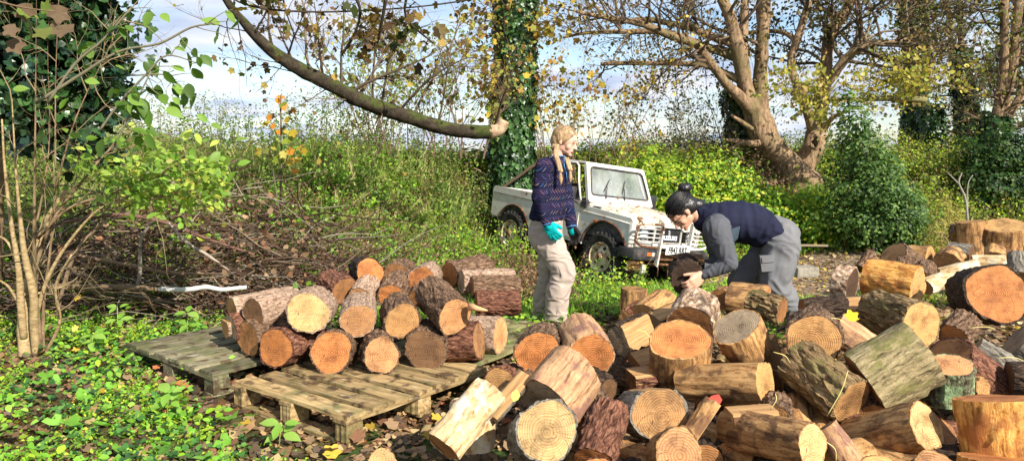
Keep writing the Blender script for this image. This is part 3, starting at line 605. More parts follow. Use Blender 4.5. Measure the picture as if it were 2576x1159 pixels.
tr = k.n('ShaderNodeBsdfTransparent', {'Color': (.85, .9, .88, 1)}); ms = k.n('ShaderNodeMixShader', {0: k.ramp(n, [(.3, .52), (.7, .78)]), 1: tr.outputs[0], 2: k.b.outputs[0]}); k.t.links.new(ms.outputs[0], k.t.nodes['Material Output'].inputs[0]); MGLASS = k.m
k = M('lamp_glass', .12, .6); k.col((.5, .52, .52)); MLAMP = k.m
k = M('amber_lens', .25, .5); k.col((.42, .12, .03)); MAMB = k.m
k = M('chrome_letter', .3, .5); k.col((.75, .75, .76)); MCHR = k.m
k = M('plate_white', .45, .4); k.col(k.ramp(k.noise(k.co(), 14, 4), [(.3, (.5, .5, .47)), (.55, (.74, .74, .72))])); MPW = k.m
k = M('ink_black', .5, .3); k.col((.01, .01, .014)); MINK = k.m
CARM = Matrix.Translation((1.59, 9.66, -.262)) @ Euler((rad(-6.6), rad(4.3), rad(-52.8)), 'XYZ').to_matrix().to_4x4() @ Matrix.Scale(.93, 4)
car = empty('parked_car'); car.matrix_world = CARM
tag(car, 'rusty white off-road car with a bull bar, parked in the weeds behind the woman', 'car')
def cpart(name, bm, m, parent=None, smooth=None): return bm_obj(name, bm, m, parent or car, sharp=smooth)
def arc(cx, cz, r, a0, a1, n=14): return [(cx+r*math.cos(rad(a0+(a1-a0)*i/n)), cz+r*math.sin(rad(a0+(a1-a0)*i/n))) for i in range(n+1)]
side = [(.47, .55), (.475, .90), (.44, .935), (-.5, .985), (-.52, 1.02), (-2.60, 1.02), (-2.64, .97), (-2.62, .56)]+arc(-2.03, .36, .42, 155, 22)+[(-1.60, .45), (-.43, .45)]+arc(0, .38, .45, 168, 14)
for s in (-1, 1):
    bm = bmesh.new(); prism(bm, side, s*.70, s*.665); bmesh.ops.triangulate(bm, faces=[f for f in bm.faces if len(f.verts) > 4]); cpart('side_panel', bm, MCAR)
    # arch lips
    for cx_, r_, a0, a1, m_ in ((0, .45, 168, 14, MRUST), (-2.03, .42, 155, 22, MRUST)):
        t = Tubes(); t.add([(x, s*.705, z, .014) for x, z in arc(cx_, .38 if cx_ == 0 else .36, r_, a0, a1, 18)], 6); t.build('wheel_arch', m_, car)
    t = Tubes(); t.add([(.44, s*.705, .86, .008), (0, s*.706, .885, .008), (-.5, s*.706, .905, .008), (-2.6, s*.706, .92, .008)], 5); t.build('body_crease', MCAR, car)
bm = bmesh.new()      # inner wheel wells, floor, firewall, tail
for s in (-1, 1):
    box_bm(bm, (-2.03, s*.52, .66), (.95, .28, .34)); box_bm(bm, (.02, s*.56, .72), (.86, .22, .25))
box_bm(bm, (-1.2, 0, .47), (2.7, 1.3, .05)); box_bm(bm, (-.40, 0, .75), (.06, 1.3, .45)); box_bm(bm, (0, 0, .62), (.8, .8, .3))
cpart('chassis', bm, MPLAS)
bm = bmesh.new(); box_bm(bm, (-2.61, 0, .76), (.04, 1.34, .5), bevel=.01); box_bm(bm, (-1.45, 0, .8), (.03, 1.28, .3)); cpart('tailgate', bm, MCAR)
for s in (-1, 1):     # door panel, a hair proud of the side
    bm = bmesh.new(); prism(bm, [(-.56, .50), (-.53, .99), (-.57, 1.035), (-1.36, 1.035), (-1.38, .6), (-1.30, .50)], s*.716, s*.69); d = cpart('door', bm, MCAR)
    bm = bmesh.new(); box_bm(bm, (-1.27, s*.73, .93), (.12, .02, .035), bevel=.006); h = bm_obj('handle', bm, MPLAS, d)
    t = Tubes(); t.add([(-.555, s*.70, 1.03, .017), (-.70, s*.655, 1.30, .017), (-.79, s*.612, 1.52, .017), (-.85, s*.60, 1.555, .017), (-1.28, s*.60, 1.555, .017), (-1.35, s*.62, 1.45, .017), (-1.365, s*.70, 1.03, .017)], 6)
    t.build('window_frame', MCAR, d)
    t = Tubes(); t.add([(-.60, s*.69, 1.045, .009), (-.735, s*.645, 1.30, .009), (-.81, s*.61, 1.50, .009), (-.86, s*.59, 1.53, .009), (-1.26, s*.59, 1.53, .009)], 5); t.build('window_seal', MPLAS, d)
    bm = bmesh.new(); box_bm(bm, (-.60, s*.83, 1.13), (.05, .13, .19), Euler((0, .05, s*-.25)).to_matrix(), bevel=.025); mr = cpart('door_mirror', bm, MPLAS, None, 40)
    t = Tubes(); t.add([(-.60, s*.72, 1.0, .014), (-.6, s*.80, 1.03, .014), (-.6, s*.82, 1.08, .012)], 6); t.build('mirror_arm', MPLAS, mr)
# bonnet
bm = bmesh.new()
def loft(bm, secs):
    R = [[bm.verts.new(p) for p in s_] for s_ in secs]
    for a, b in zip(R, R[1:]):
        for i in range(len(a)-1): bm.faces.new((a[i], b[i], b[i+1], a[i+1]))
    return R
secs = []
for x, zt, zb, wt, wb in ((.475, .90, .845, .52, .60), (.45, .945, .87, .54, .635), (.40, .962, .885, .555, .645), (.1, .995, .91, .57, .655), (-.2, 1.02, .935, .575, .662), (-.50, 1.04, .96, .58, .668)):
    secs.append([(x, -wb, zb), (x, -wb+.012, zb+.04), (x, -wt-.02, zt-.012), (x, -wt+.02, zt), (x, -.2, zt+.012), (x, 0, zt+.016), (x, .2, zt+.012), (x, wt-.02, zt), (x, wt+.02, zt-.012), (x, wb-.012, zb+.04), (x, wb, zb)])
R = loft(bm, secs); bm.faces.new(R[0]); bmesh.ops.recalc_face_normals(bm, faces=bm.faces); bon = cpart('bonnet', bm, MBON, None, 35)
for s in (-1, 1):
    for q in (0, 1):
        bm = bmesh.new(); box_bm(bm, (-.26, s*.647, .985+.028*q-.02), (.15, .02, .011)); bm_obj('vent_slot', bm, MINK, bon)
for s in (-1, 1): bm = bmesh.new(); box_bm(bm, (-.47, s*.69, 1.0), (.12, .07, .09), bevel=.01); cpart('hinge_cover', bm, MPLAS)
for s in (-1, 1):
    bm = bmesh.new(); box_bm(bm, (-.20, s*.71, .80), (.075, .02, .035), bevel=.006); cpart('side_indicator', bm, MAMB)
# windscreen
P0 = Vector((-.45, 0, 1.035)); up_ = Vector((-.235, 0, .545)); hl = up_.length; un = up_.normalized(); nrm = Vector((un.z, 0, -un.x))
def ringpts(wb, wt, h0, h1, r, n=5):
    c = [(-wb, h0), (wb, h0), (wt, h1), (-wt, h1)]; out = []
    for i in range(4):
        p = Vector(c[i]); a = (Vector(c[i-1])-p).normalized(); b = (Vector(c[(i+1) % 4])-p).normalized()
        for j in range(n+1):
            t = j/n; out.append(p+a*r*(1-t)**2+b*r*t**2)
    return out
def ring_frame(name, o_, i_, th, m, off=0, parent=None):
    bm = bmesh.new(); n = len(o_); vv = []
    for d in (off, off+th): vv.append([[bm.verts.new(P0+un*q.y+Vector((0, q.x, 0))+nrm*d) for q in L] for L in (o_, i_)])
    for i in range(n):
        j = (i+1) % n
        bm.faces.new((vv[0][0][i], vv[0][0][j], vv[0][1][j], vv[0][1][i])); bm.faces.new((vv[1][0][i], vv[1][1][i], vv[1][1][j], vv[1][0][j]))
        bm.faces.new((vv[0][0][i], vv[1][0][i], vv[1][0][j], vv[0][0][j])); bm.faces.new((vv[0][1][i], vv[0][1][j], vv[1][1][j], vv[1][1][i]))
    bmesh.ops.recalc_face_normals(bm, faces=bm.faces); return bm_obj(name, bm, m, parent or car)
fr = ring_frame('windscreen_frame', ringpts(.67, .60, 0, hl, .05), ringpts(.60, .535, .10, hl-.065, .07), .05, MCAR, -.025)
ring_frame('windscreen_seal', ringpts(.606, .541, .094, hl-.059, .07), ringpts(.585, .52, .115, hl-.08, .06), .03, MPLAS, .005, fr)
bm = bmesh.new(); bm.faces.new([bm.verts.new(P0+un*q.y+Vector((0, q.x, 0))+nrm*.012) for q in ringpts(.598, .533, .102, hl-.067, .07)]); bm_obj('windscreen_glass', bm, MGLASS, car)
for y0, y1, h1 in ((-.33, -.22, .36), (.05, .10, .37)):
    t = Tubes(); q = lambda y, h, o=.045: P0+un*h+Vector((0, y, 0))+nrm*o
    t.add([(*q(y0, .06), .010), (*q(y0+.01, .12), .008), (*q((y0+y1)/2+.0, .24), .006)], 5); t.add([(*q(y0-.01, .17, .035), .006), (*q((y0+y1)/2, .25, .035), .008), (*q(y1+.03, h1, .035), .005)], 5); t.build('wiper', MPLAS, car)
bm = bmesh.new(); box_bm(bm, (-1.02, 0, 1.575), (.72, 1.20, .03), Euler((0, .0, 0)).to_matrix(), bevel=.012); cpart('roof', bm, MCAR, None, 40)
t = Tubes(); t.add([(-1.38, -.68, 1.02, .02), (-1.38, -.62, 1.45, .02), (-1.36, -.56, 1.56, .02), (-1.36, .56, 1.56, .02), (-1.38, .62, 1.45, .02), (-1.38, .68, 1.02, .02)], 6); t.build('roll_hoop', MCAR, car)
bm = bmesh.new(); box_bm(bm, (-.58, 0, .97), (.2, 1.2, .2), bevel=.03); cpart('dashboard', bm, MPLAS)
for s in (-1, 1):
    bm = bmesh.new(); box_bm(bm, (-1.08, s*.32, .66), (.45, .42, .14), bevel=.04); box_bm(bm, (-1.28, s*.32, .98), (.12, .42, .55), Euler((0, -.15, 0)).to_matrix(), bevel=.04); cpart('seat', bm, MPLAS, None, 40)
bm = bmesh.new()
bmesh.ops.create_circle(bm, segments=24, radius=.17); bmesh.ops.transform(bm, matrix=Matrix.Translation((-.82, -.32, 1.06)) @ Euler((0, 1.1, 0)).to_matrix().to_4x4(), verts=bm.verts)
pts_ = [v.co.copy() for v in bm.verts]; bm.free(); t = Tubes(); t.add([(*p, .013) for p in pts_+pts_[:2]], 6, cap=False); t.build('steering_wheel', MPLAS, car)
# front
bm = bmesh.new(); prism(bm, [(.46, .56), (.495, .57), (.49, .86), (.46, .87)], -.60, .60); box_bm(bm, (.44, -.655, .72), (.05, .10, .34), bevel=.012); box_bm(bm, (.44, .655, .72), (.05, .10, .34), bevel=.012); gp = cpart('front_panel', bm, MCAR, None, 40)
bm = bmesh.new(); box_bm(bm, (.497, 0, .745), (.012, .50, .19), bevel=.004); gr_ = cpart('grille', bm, MINK)
for s in (-1, 1):
    bm = bmesh.new(); box_bm(bm, (.497, s*.345, .735), (.012, .07, .15)); bm_obj('grille_vent', bm, MINK, gr_)
for i in range(6):
    bm = bmesh.new(); box_bm(bm, (.506, 0, .665+.028*i), (.008, .49, .009)); bm_obj('grille_bar', bm, MPLAS, gr_)
bm = bmesh.new()
for a in ((0, -.25, 0, .25), ):
    pass
ring = [(-.26, .645), (.26, .645), (.26, .845), (-.26, .845)]
t = Tubes(); t.add([(.505, y, z, .007) for y, z in ring+ring[:2]], 4, cap=False); t.build('grille_rim', MCAR, gr_); bm.free()
def text_obj(name, txt, size, loc, parent, mat, depth=.004, bold=0, sx=1, rot=(PI/2, 0, PI/2)):
    cu = bpy.data.curves.new(name, 'FONT'); cu.body = txt; cu.size = size; cu.extrude = depth; cu.offset = bold; cu.align_x = 'CENTER'; cu.align_y = 'CENTER'
    tmp = bpy.data.objects.new('tmp', cu); COL.objects.link(tmp); dg = bpy.context.evaluated_depsgraph_get(); me = bpy.data.meshes.new_from_object(tmp.evaluated_get(dg)); me.name = name
    bpy.data.objects.remove(tmp); bpy.data.curves.remove(cu); me.materials.clear()
    o = link(name, me, parent, (mat,)); o.location = loc; o.rotation_euler = rot; o.scale = (sx, 1, 1); return o
text_obj('maker_lettering', 'SUZUKI', .076, (.514, .02, .712), gr_, MCHR, .003, .004, 1.2)
t = Tubes(); e = [(.035, .03), (-.0, .045), (-.03, .02), (.03, -.02), (0, -.045), (-.035, -.03)]; t.add([(.516, -y*.6, .785+z*.6, .006) for y, z in e], 4); t.build('maker_badge', MCHR, gr_)
for s in (-1, 1):
    bm = bmesh.new(); box_bm(bm, (.497, s*.485, .745), (.012, .19, .20), bevel=.015); hb = cpart('headlight', bm, MCAR)
    bm = bmesh.new(); bmesh.ops.create_uvsphere(bm, u_segments=24, v_segments=12, radius=.085); bmesh.ops.transform(bm, matrix=Matrix.Translation((.500, s*.485, .745)) @ Matrix.Diagonal((.3, 1, 1, 1)), verts=bm.verts); bm_obj('lens', bm, MLAMP, hb, True)
    t = Tubes(); t.add([(.506, s*.485+.088*math.cos(a*PI/12), .745+.088*math.sin(a*PI/12), .006) for a in range(26)], 5, cap=False); t.build('lamp_ring', MPLAS, hb)
for s in (-1, 1):   # bumper ends
    bm = bmesh.new(); box_bm(bm, (.55, s*.54, .49), (.17, .46, .15), bevel=.03); box_bm(bm, (.47, s*.745, .49), (.24, .06, .14), bevel=.025); bp_ = cpart('bumper_end', bm, MPLAS, None, 40)
    bm = bmesh.new(); box_bm(bm, (.637, s*.47, .50), (.012, .10, .05), bevel=.004); bm_obj('indicator', bm, MAMB, bp_)
    bm = bmesh.new(); box_bm(bm, (.637, s*.395, .50), (.012, .045, .05), bevel=.004); bm_obj('side_lamp', bm, MLAMP, bp_)
bm = bmesh.new(); box_bm(bm, (.54, 0, .47), (.12, .66, .11), bevel=.012); cpart('bumper_bar', bm, MRUST)
bm = bmesh.new(); box_bm(bm, (.675, .03, .575), (.012, .47, .135), bevel=.006); pl = cpart('number_plate', bm, MPW); pl['label'] = 'white number plate with black characters'
text_obj('plate_characters', 'F843 RRT', .118, (.683, .03, .571), pl, MINK, .001, .003, .80)
# bull bar
t = Tubes()
t.add([(.645, -.3, .60, .02), (.65, 0, .605, .02), (.645, .3, .60, .02)], 8); bb = t.build('bull_bar', MBAR, car)
for s in (-1, 1): t = Tubes(); t.add(smooth_path([(.62, s*.29, .585, .018), (.62, s*.60, .60, .018), (.62, s*.72, .645, .018), (.62, s*.765, .74, .018), (.62, s*.73, .84, .018), (.62, s*.63, .885, .018), (.63, s*.29, .895, .018)], 4), 8); t.build('side_hoop', paint('rusty_tube', (.6, .5, .42), 1, .6, .46) if s < 0 else MBAR, bb)
for z in (.665, .72, .775, .83):
    for s in (-1, 1): t = Tubes(); t.add([(.615, s*.745, z, .0075), (.635, s*.29, z, .0075)], 6); t.build('bar_rung', MBAR, bb)
for s in (-1, 1):
    bm = bmesh.new(); prism(bm, [(.60, .36), (.655, .34), (.665, .60), (.68, .92), (.64, .95), (.625, .92)], s*.285, s*.31); bm_obj('bar_upright', bm, MBAR, bb)
t = Tubes(); t.add([(.65, -.29, .93, .015), (.66, -.27, .96, .015), (.66, 0, .965, .015), (.66, .27, .96, .015), (.65, .29, .93, .015)], 7); t.build('top_tube', MBAR, bb)
bm = bmesh.new(); box_bm(bm, (.52, -.42, .28), (.05, .07, .13), bevel=.01); cpart('tow_bracket', bm, MBAR)
t = Tubes(); t.add([(.54, -.36, .36, .018), (.54, .3, .35, .018)], 6); t.build('tow_bar', MRUST, car)
for P_ in ([(.5, -.62, .33, .012), (.5, .62, .33, .012)], [(.5, -.1, .34, .008), (.5, -.09, .18, .008)], [(.5, .1, .34, .008), (.5, .12, .16, .008)]): t = Tubes(); t.add(P_, 6); t.build('tow_rod', MRUST, car)
# axles and wheels
for x in (0, -2.03): t = Tubes(); t.add([(x, -.6, .335, .04), (x, .6, .335, .04)], 8); t.build('axle', MRUST, car)
def wheel(x, s):
    o = empty('wheel', (x, s*.64, .335)); o.parent = car
    if s > 0: o.rotation_euler = (0, 0, PI)
    bm = bmesh.new(); lathe_y(bm, [(.205, .085), (.23, .10), (.30, .105), (.325, .09), (.335, .05), (.337, 0), (.335, -.05), (.325, -.09), (.30, -.105), (.23, -.10), (.205, -.085)], 48)
    for i in range(26):
        a = 2*PI*i/26
        for y, d in ((-.07, 0), (.07, .5), (-.02, .25), (.03, .75)):
            b = a+d*2*PI/26; R3 = Matrix.Rotation(-b, 3, 'Y'); box_bm(bm, R3 @ Vector((.337, y, 0)), (.022, .045, .042), R3 @ Matrix.Rotation(.35*(1 if y > 0 else -1), 3, 'X'))
    bm_obj('tyre', bm, MTYRE, o, sharp=30)
    bm = bmesh.new(); lathe_y(bm, [(.212, -.085), (.20, -.095), (.19, -.08), (.178, -.045), (.165, -.035), (.13, -.045), (.10, -.07), (.07, -.078), (.05, -.075), (.045, -.10), (.0, -.105)], 40)
    r_ = bm_obj('rim', bm, MRIM, o, sharp=40)
    for i in range(5):
        bm = bmesh.new(); a = 2*PI*i/5; bmesh.ops.create_cone(bm, cap_ends=True, segments=12, radius1=.024, radius2=.024, depth=.02, matrix=Matrix.Translation((.125*math.cos(a), -.052, .125*math.sin(a))) @ Matrix.Rotation(PI/2, 4, 'X'))
        bm_obj('vent_hole', bm, MINK, r_)
    bm = bmesh.new(); bmesh.ops.create_cone(bm, cap_ends=True, segments=16, radius1=.045, radius2=.04, depth=.05, matrix=Matrix.Translation((0, -.105, 0)) @ Matrix.Rotation(PI/2, 4, 'X')); bm_obj('hub', bm, MRUST, r_)
    return o
for x in (0, -2.03):
    for s in (-1, 1): wheel(x, s)
# a few dead leaves lying on the bonnet
rng = np.random.default_rng(3); P = np.stack([rng.uniform(-.5, .2, 26), rng.uniform(-.45, .45, 26), np.zeros(26)], -1); P[:14, 0] = rng.uniform(-.5, -.38, 14); P[:14, 1] = rng.normal(-.1, .16, 14)
P[:, 2] = 1.02-(P[:, 0]+.2)*.05+.012; Pw = np.array([CARM @ Vector(p) for p in P])
tag(leaves('fallen_leaves', Pw, .055, 'litter', ((.35, .15, .05), (.5, .3, .12), (.25, .12, .05)), np.tile([0, 0, 1.], (26, 1)), .4, MDRY, rng=rng), 'scatter of brown dead leaves lying on the bonnet of the white car', 'leaves', kind='stuff')
# ---------------------------------------------------------------- people
def ell(c, r, R3=None):
    """points of an ellipsoid"""
    if not hasattr(ell, 'u'):
        bm = bmesh.new(); bmesh.ops.create_icosphere(bm, subdivisions=3, radius=1); ell.u = [v.co.copy() for v in bm.verts]; bm.free()
    if isinstance(r, (int, float)): r = (r, r, r)
    D = Matrix.Diagonal(r); A = (R3 @ D) if R3 is not None else D; c = Vector(c)
    return [A @ v+c for v in ell.u]
def hull_into(bm, sets):
    vs = [bm.verts.new(p) for s in sets for p in s]; r = bmesh.ops.convex_hull(bm, input=vs); bmesh.ops.delete(bm, geom=list({v for v in list(r['geom_interior'])+list(r['geom_unused']) if isinstance(v, bmesh.types.BMVert)}), context='VERTS')
def blob(name, hulls, voxel, mat, parent, smooth=3, wrinkle=0, wscale=12, wdir=None, cut=None, facet=False):
    """union of hulls grown into one continuous surface"""
    bm = bmesh.new()
    for h in hulls: hull_into(bm, h)
    me = bpy.data.meshes.new('tmp'); bm.to_mesh(me); bm.free(); o = bpy.data.objects.new('tmp', me); COL.objects.link(o)
    m = o.modifiers.new('r', 'REMESH'); m.mode = 'VOXEL'; m.voxel_size = voxel; m2 = o.modifiers.new('s', 'SMOOTH'); m2.iterations = smooth; m2.factor = .5
    dg = bpy.context.evaluated_depsgraph_get(); nm = bpy.data.meshes.new_from_object(o.evaluated_get(dg)); nm.name = name; bpy.data.objects.remove(o); bpy.data.meshes.remove(me)
    if wrinkle or cut:
        bm = bmesh.new(); bm.from_mesh(nm); bm.normal_update()
        if cut:
            for co, no in cut: bmesh.ops.bisect_plane(bm, geom=bm.verts[:]+bm.edges[:]+bm.faces[:], plane_co=co, plane_no=no, clear_outer=True)
        if wrinkle:
            for v in bm.verts:
                p = v.co*wscale
                if wdir is not None: p = Vector((p.x*wdir[0], p.y*wdir[1], p.z*wdir[2]))
                n = noise.noise(p+Vector((0, 0, noise.noise(p*.5)*2))); n = 1-abs(n)*2.2
                v.co += v.normal*wrinkle*(n-.4)
        bm.to_mesh(nm); bm.free()
    nm.materials.clear(); return link(name, nm, parent, (mat,), True)
def cap(p0, r0, p1, r1): return [ell(p0, r0), ell(p1, r1)]
def chain(pts): return [cap(pts[i][0], pts[i][1], pts[i+1][0], pts[i+1][1]) for i in range(len(pts)-1)]
def frame(f, u):
    f = Vector(f).normalized(); s = Vector(u).cross(f).normalized(); u = f.cross(s); return Matrix((f, s, u)).transposed()   # columns: forward, left, up
def head_hulls(c, R3, sc=1.0):
    q = lambda f, s, u: Vector(c)+R3 @ Vector((f, s, u))*sc
    e = lambda f, s, u, a, b, d: ell(q(f, s, u), (a*sc, b*sc, d*sc), R3)
    H_ = [[e(-.015, 0, .035, .098, .076, .088), e(.02, 0, .02, .078, .068, .08)],            # cranium
          [e(.045, 0, .03, .045, .058, .055), e(.058, 0, -.075, .028, .03, .022), e(.0, 0, -.05, .05, .052, .045)],   # face to chin
          [e(.088, 0, .0, .008, .009, .012), e(.112, 0, -.030, .010, .011, .009), e(.09, 0, -.036, .01, .016, .008)],   # nose
          [e(.084, .027, .022, .012, .02, .008), e(.084, -.027, .022, .012, .02, .008)],   # brow
          [e(.084, .012, -.056, .009, .014, .0055), e(.084, -.012, -.056, .009, .014, .0055)],
          [e(.082, .010, -.066, .009, .012, .006), e(.082, -.010, -.066, .009, .012, .006)],
          [e(.073, 0, -.092, .018, .018, .014)],
          [e(.052, .036, -.028, .024, .02, .03)], [e(.052, -.036, -.028, .024, .02, .03)]]
    for s in (-1, 1): H_.append([e(-.012, s*.076, .0, .018, .008, .030), e(-.006, s*.072, -.026, .010, .008, .010)])
    return H_
def hand_hulls(w, d, n, t, sc=1.0, curl=(.35, .45, .35), spread=.09, thumb=None, fat=0):
    """w wrist, d towards the fingers, n out of the palm, t towards the thumb"""
    d = Vector(d).normalized(); n = (Vector(n)-d*Vector(n).dot(d)).normalized(); t0 = Vector(t); t = d.cross(n); t = t if t.dot(t0) > 0 else -t
    w = Vector(w); r = lambda x: x*sc+fat; P = lambda a, b, c: w+(d*a+t*b+n*c)*sc; H_ = []
    H_.append([ell(P(0, .012, 0), r(.022)), ell(P(0, -.012, 0), r(.022)), ell(P(.085, .030, 0), r(.013)), ell(P(.08, -.032, 0), r(.012)), ell(P(.045, .034, .004), r(.015)), ell(P(.04, -.034, 0), r(.014))])
    for i, (b, ln, rr) in enumerate(((.030, .072, .0098), (.010, .080, .0102), (-.011, .074, .0098), (-.031, .058, .0088))):
        p = P(.085-abs(b)*.12, b, 0); dd = (d+t*spread*(1.5-i)).normalized(); a = 0; segs = (.46, .30, .24)
        for sg, cv in zip(segs, curl):
            a += cv*(1+.12*math.sin(i*2.1)); q = p+(dd*math.cos(a)+n*math.sin(a))*ln*sg*sc; H_.append(cap(p, r(rr), q, r(rr*.93))); p = q
    p = P(.025, .030, .008); th = Vector(thumb) if thumb is not None else (d*.75+t*.6+n*.35)
    th.normalize(); q = p+th*.045*sc; H_.append(cap(p, r(.015), q, r(.0115))); q2 = q+(th+d*.35+n*.1).normalized()*.032*sc; H_.append(cap(q, r(.0115), q2, r(.0095)))
    return H_
def cloth(name, c, var=.12, rough=.85, weave=260):
    k = M(name, rough, .15); n = k.noise(k.co(), 7, 5); f = k.noise(k.co(), weave, 2)
    k.col(k.mix(1, c, k.ramp(n, [(.3, 1-var), (.7, 1+var)]), 'MULTIPLY')); k.bump(f, .25, .002); return k.m
def skin(name, c):
    k = M(name, .5, .35); k.col(k.mix(.5, c, k.ramp(k.noise(k.co(), 18, 4), [(.3, (.85, .72, .68)), (.7, (1.1, 1.05, 1.0))]), 'MULTIPLY')); k.b.inputs['Subsurface Weight'].default_value = .12; k.b.inputs['Subsurface Radius'].default_value = (.02, .008, .004); return k.m
def hairm(name, lo, hi):
    k = M(name, .42, .5); n = k.noise(k.map(k.co(), (1, 1, .18), rot=(.2, .4, 0)), 110, 4); k.col(k.ramp(n, [(.3, lo), (.7, hi)])); k.bump(n, .25, .002); return k.m
MSKIN = skin('skin_fair', (.68, .42, .32)); MSKIN2 = skin('skin_tan', (.58, .33, .22))
MHAIR = hairm('hair_blonde', (.2, .115, .05), (.5, .34, .18)); MHAIR2 = hairm('hair_black', (.003, .003, .004), (.018, .015, .014))
MTROU = cloth('trousers_sand', (.40, .325, .275)); MTEAL = cloth('glove_teal', (.0, .33, .33)); MBLKG = cloth('glove_black', (.018, .016, .016), rough=.6); MBOOT = cloth('boot_tan', (.26, .12, .05), rough=.6)
MEYE = M('eye_dark', .2, .5).col((.03, .025, .02)).m; MEYEW = M('eye_white', .25, .5).col((.62, .58, .55)).m; MLIP = M('lip', .5, .3).col((.5, .2, .17)).m; MBROW = M('brow', .8, .1).col((.25, .15, .08)).m
# patterned fleece
k = M('fleece_patterned', .95, .1); o = k.co(); s_ = k.n('ShaderNodeSeparateXYZ', {0: o}).outputs; wob = k.math('MULTIPLY', k.noise(o, 5, 2), .035)
z = k.math('ADD', s_[2], wob); hx = k.math('ADD', s_[0], k.math('MULTIPLY', s_[1], .8))
band = k.math('FRACT', k.math('MULTIPLY', z, 17.0)); bid = k.math('FLOOR', k.math('MULTIPLY', z, 17.0))
sgn = k.math('SUBTRACT', k.math('MULTIPLY', k.math('MODULO', k.math('ABSOLUTE', bid), 2), 2), 1)
sl_ = k.math('ADD', k.math('MULTIPLY', hx, 30.0), k.math('MULTIPLY', k.math('MULTIPLY', band, sgn), 2.2)); fr_ = k.math('FRACT', sl_)
dash = k.math('MULTIPLY', k.math('MULTIPLY', k.math('GREATER_THAN', fr_, .35), k.math('LESS_THAN', fr_, .6)), k.math('MULTIPLY', k.math('GREATER_THAN', band, .22), k.math('LESS_THAN', band, .72)))
wn_ = k.n('ShaderNodeTexWhiteNoise', {'Vector': k.n('ShaderNodeCombineXYZ', {0: k.math('FLOOR', sl_), 1: bid}).outputs[0]}, noise_dimensions='3D').outputs[0]
dc = k.ramp(wn_, [(0, (.16, .09, .09)), (.22, (.03, .075, .18)), (.42, (.12, .11, .15)), (.6, (.06, .045, .13)), (.75, (.02, .016, .04))], 'CONSTANT')
stripe = k.math('LESS_THAN', k.math('ABSOLUTE', k.math('SUBTRACT', band, .9)), .05)
base = k.mix(k.ramp(k.math('FRACT', k.math('MULTIPLY', z, 8.5)), [(.4, 0.), (.55, 1.)]), (.009, .010, .028), (.017, .013, .038))
c = k.mix(k.math('MULTIPLY', stripe, .6), base, (.03, .035, .08)); c = k.mix(dash, c, dc); k.col(c); k.bump(k.noise(o, 160, 3), .5, .004); MFLEECE = k.m
MTRIM = cloth('fleece_trim_blue', (.07, .2, .42))
def cap_strands(name, c, R3, sc, off, ax, starts, target, seed, mat, parent):
    rg = random.Random(seed); T = Tubes(); c0 = Vector(c)+R3 @ Vector(off)*sc; Ri = R3.transposed()
    tl = Ri @ (Vector(target)-c0)
    for a, e in starts:
        a += rg.uniform(-.06, .06); e += rg.uniform(-.08, .08); p = Vector((math.cos(a)*math.sqrt(max(0, 1-e*e)), math.sin(a)*math.sqrt(max(0, 1-e*e)), e)); t = Vector((tl.x/ax[0], tl.y/ax[1], tl.z/ax[2])); ln = t.length; t = t.normalized(); pts = []
        for i in range(9):
            u = i/8; v = p.lerp(t, u).normalized(); k_ = 1.005+.03*math.sin(u*PI)*rg.uniform(.3, 1)+(max(0, ln/sc-1.05)*max(0, u-.75)*3.2 if ln > 1.1 else 0)
            w = Vector((v.x*ax[0], v.y*ax[1], v.z*ax[2]))*k_*sc; pts.append((*(c0+R3 @ w), .0015*(1-.4*abs(u-.4))))
        T.add(pts, 4)
    o = T.build(name, mat, parent); o['kind'] = 'stuff'; return o
# ---- the woman
YW = 6.15
def w_(px, py, dy=0): return at(px, py, YW+dy)
woman = empty('person', (w_(1395, 815).x, YW, 0)); tag(woman, 'person with blonde braids in a patterned navy fleece and teal gloves, standing and looking down', 'person')
def finish(root):
    for o in list(bpy.data.objects):
        if o.parent is root and not o.get('_pi'): o.matrix_parent_inverse = Matrix.Translation(-Vector(root.location)); o['_pi'] = 1
    for o in bpy.data.objects:
        if '_pi' in o: del o['_pi']
bf = Vector((.86, -.5, 0)).normalized(); bR = frame(bf, (0, 0, 1)); hf = Vector((.86, -.36, -.28)); hR = frame(hf, (.2, 0, 1))
hc = w_(1421, 356, -.02); HS = 1.0
neck = w_(1399, 400, 0); chest = w_(1388, 446); waist = w_(1376, 528); pel = w_(1376, 585)
Rs, Re, Rw = w_(1368, 421, -.16), w_(1357, 498, -.21), w_(1377, 562, -.24); Ls, Le, Lw = w_(1416, 424, .13), w_(1424, 504, .12), w_(1438, 570, .02)
Rh, Rk, Ra = w_(1380, 598, -.07), w_(1420, 684, -.11), w_(1402, 800, -.09); Lh, Lk, La = w_(1384, 598, .07), w_(1382, 694, .12), w_(1363, 796, .14)
B = head_hulls(hc, hR, HS)+[cap(hc+hR @ Vector((-.03, 0, -.06)), .05, neck, .055)]
B += [[ell(chest, (.11, .15, .15), bR), ell(waist, (.10, .13, .08), bR)], [ell(waist, (.1, .13, .08), bR), ell(pel, (.11, .15, .1), bR)], [ell(neck, .055), ell(chest+Vector((0, 0, .08)), (.08, .15, .05), bR)]]
B += chain([(Rs, .05), (Re, .038), (Rw, .027)])+chain([(Ls, .05), (Le, .038), (Lw, .027)])+chain([(Rh, .085), (Rk, .055), (Ra, .04)])+chain([(Lh, .085), (Lk, .055), (La, .04)])
rhd = (w_(1402, 606, -.27)-Rw); lhd = (w_(1452, 612, .0)-Lw)
B += hand_hulls(Rw, rhd, (.3, .75, 0), (1, 0, .2), .98, (.3, .35, .2), .11)+hand_hulls(Lw, lhd, (-.4, -.6, 0), (.8, -.5, .2), .98, (.3, .35, .25), .10)
blob('body', B, .0055, MSKIN, woman, 2)
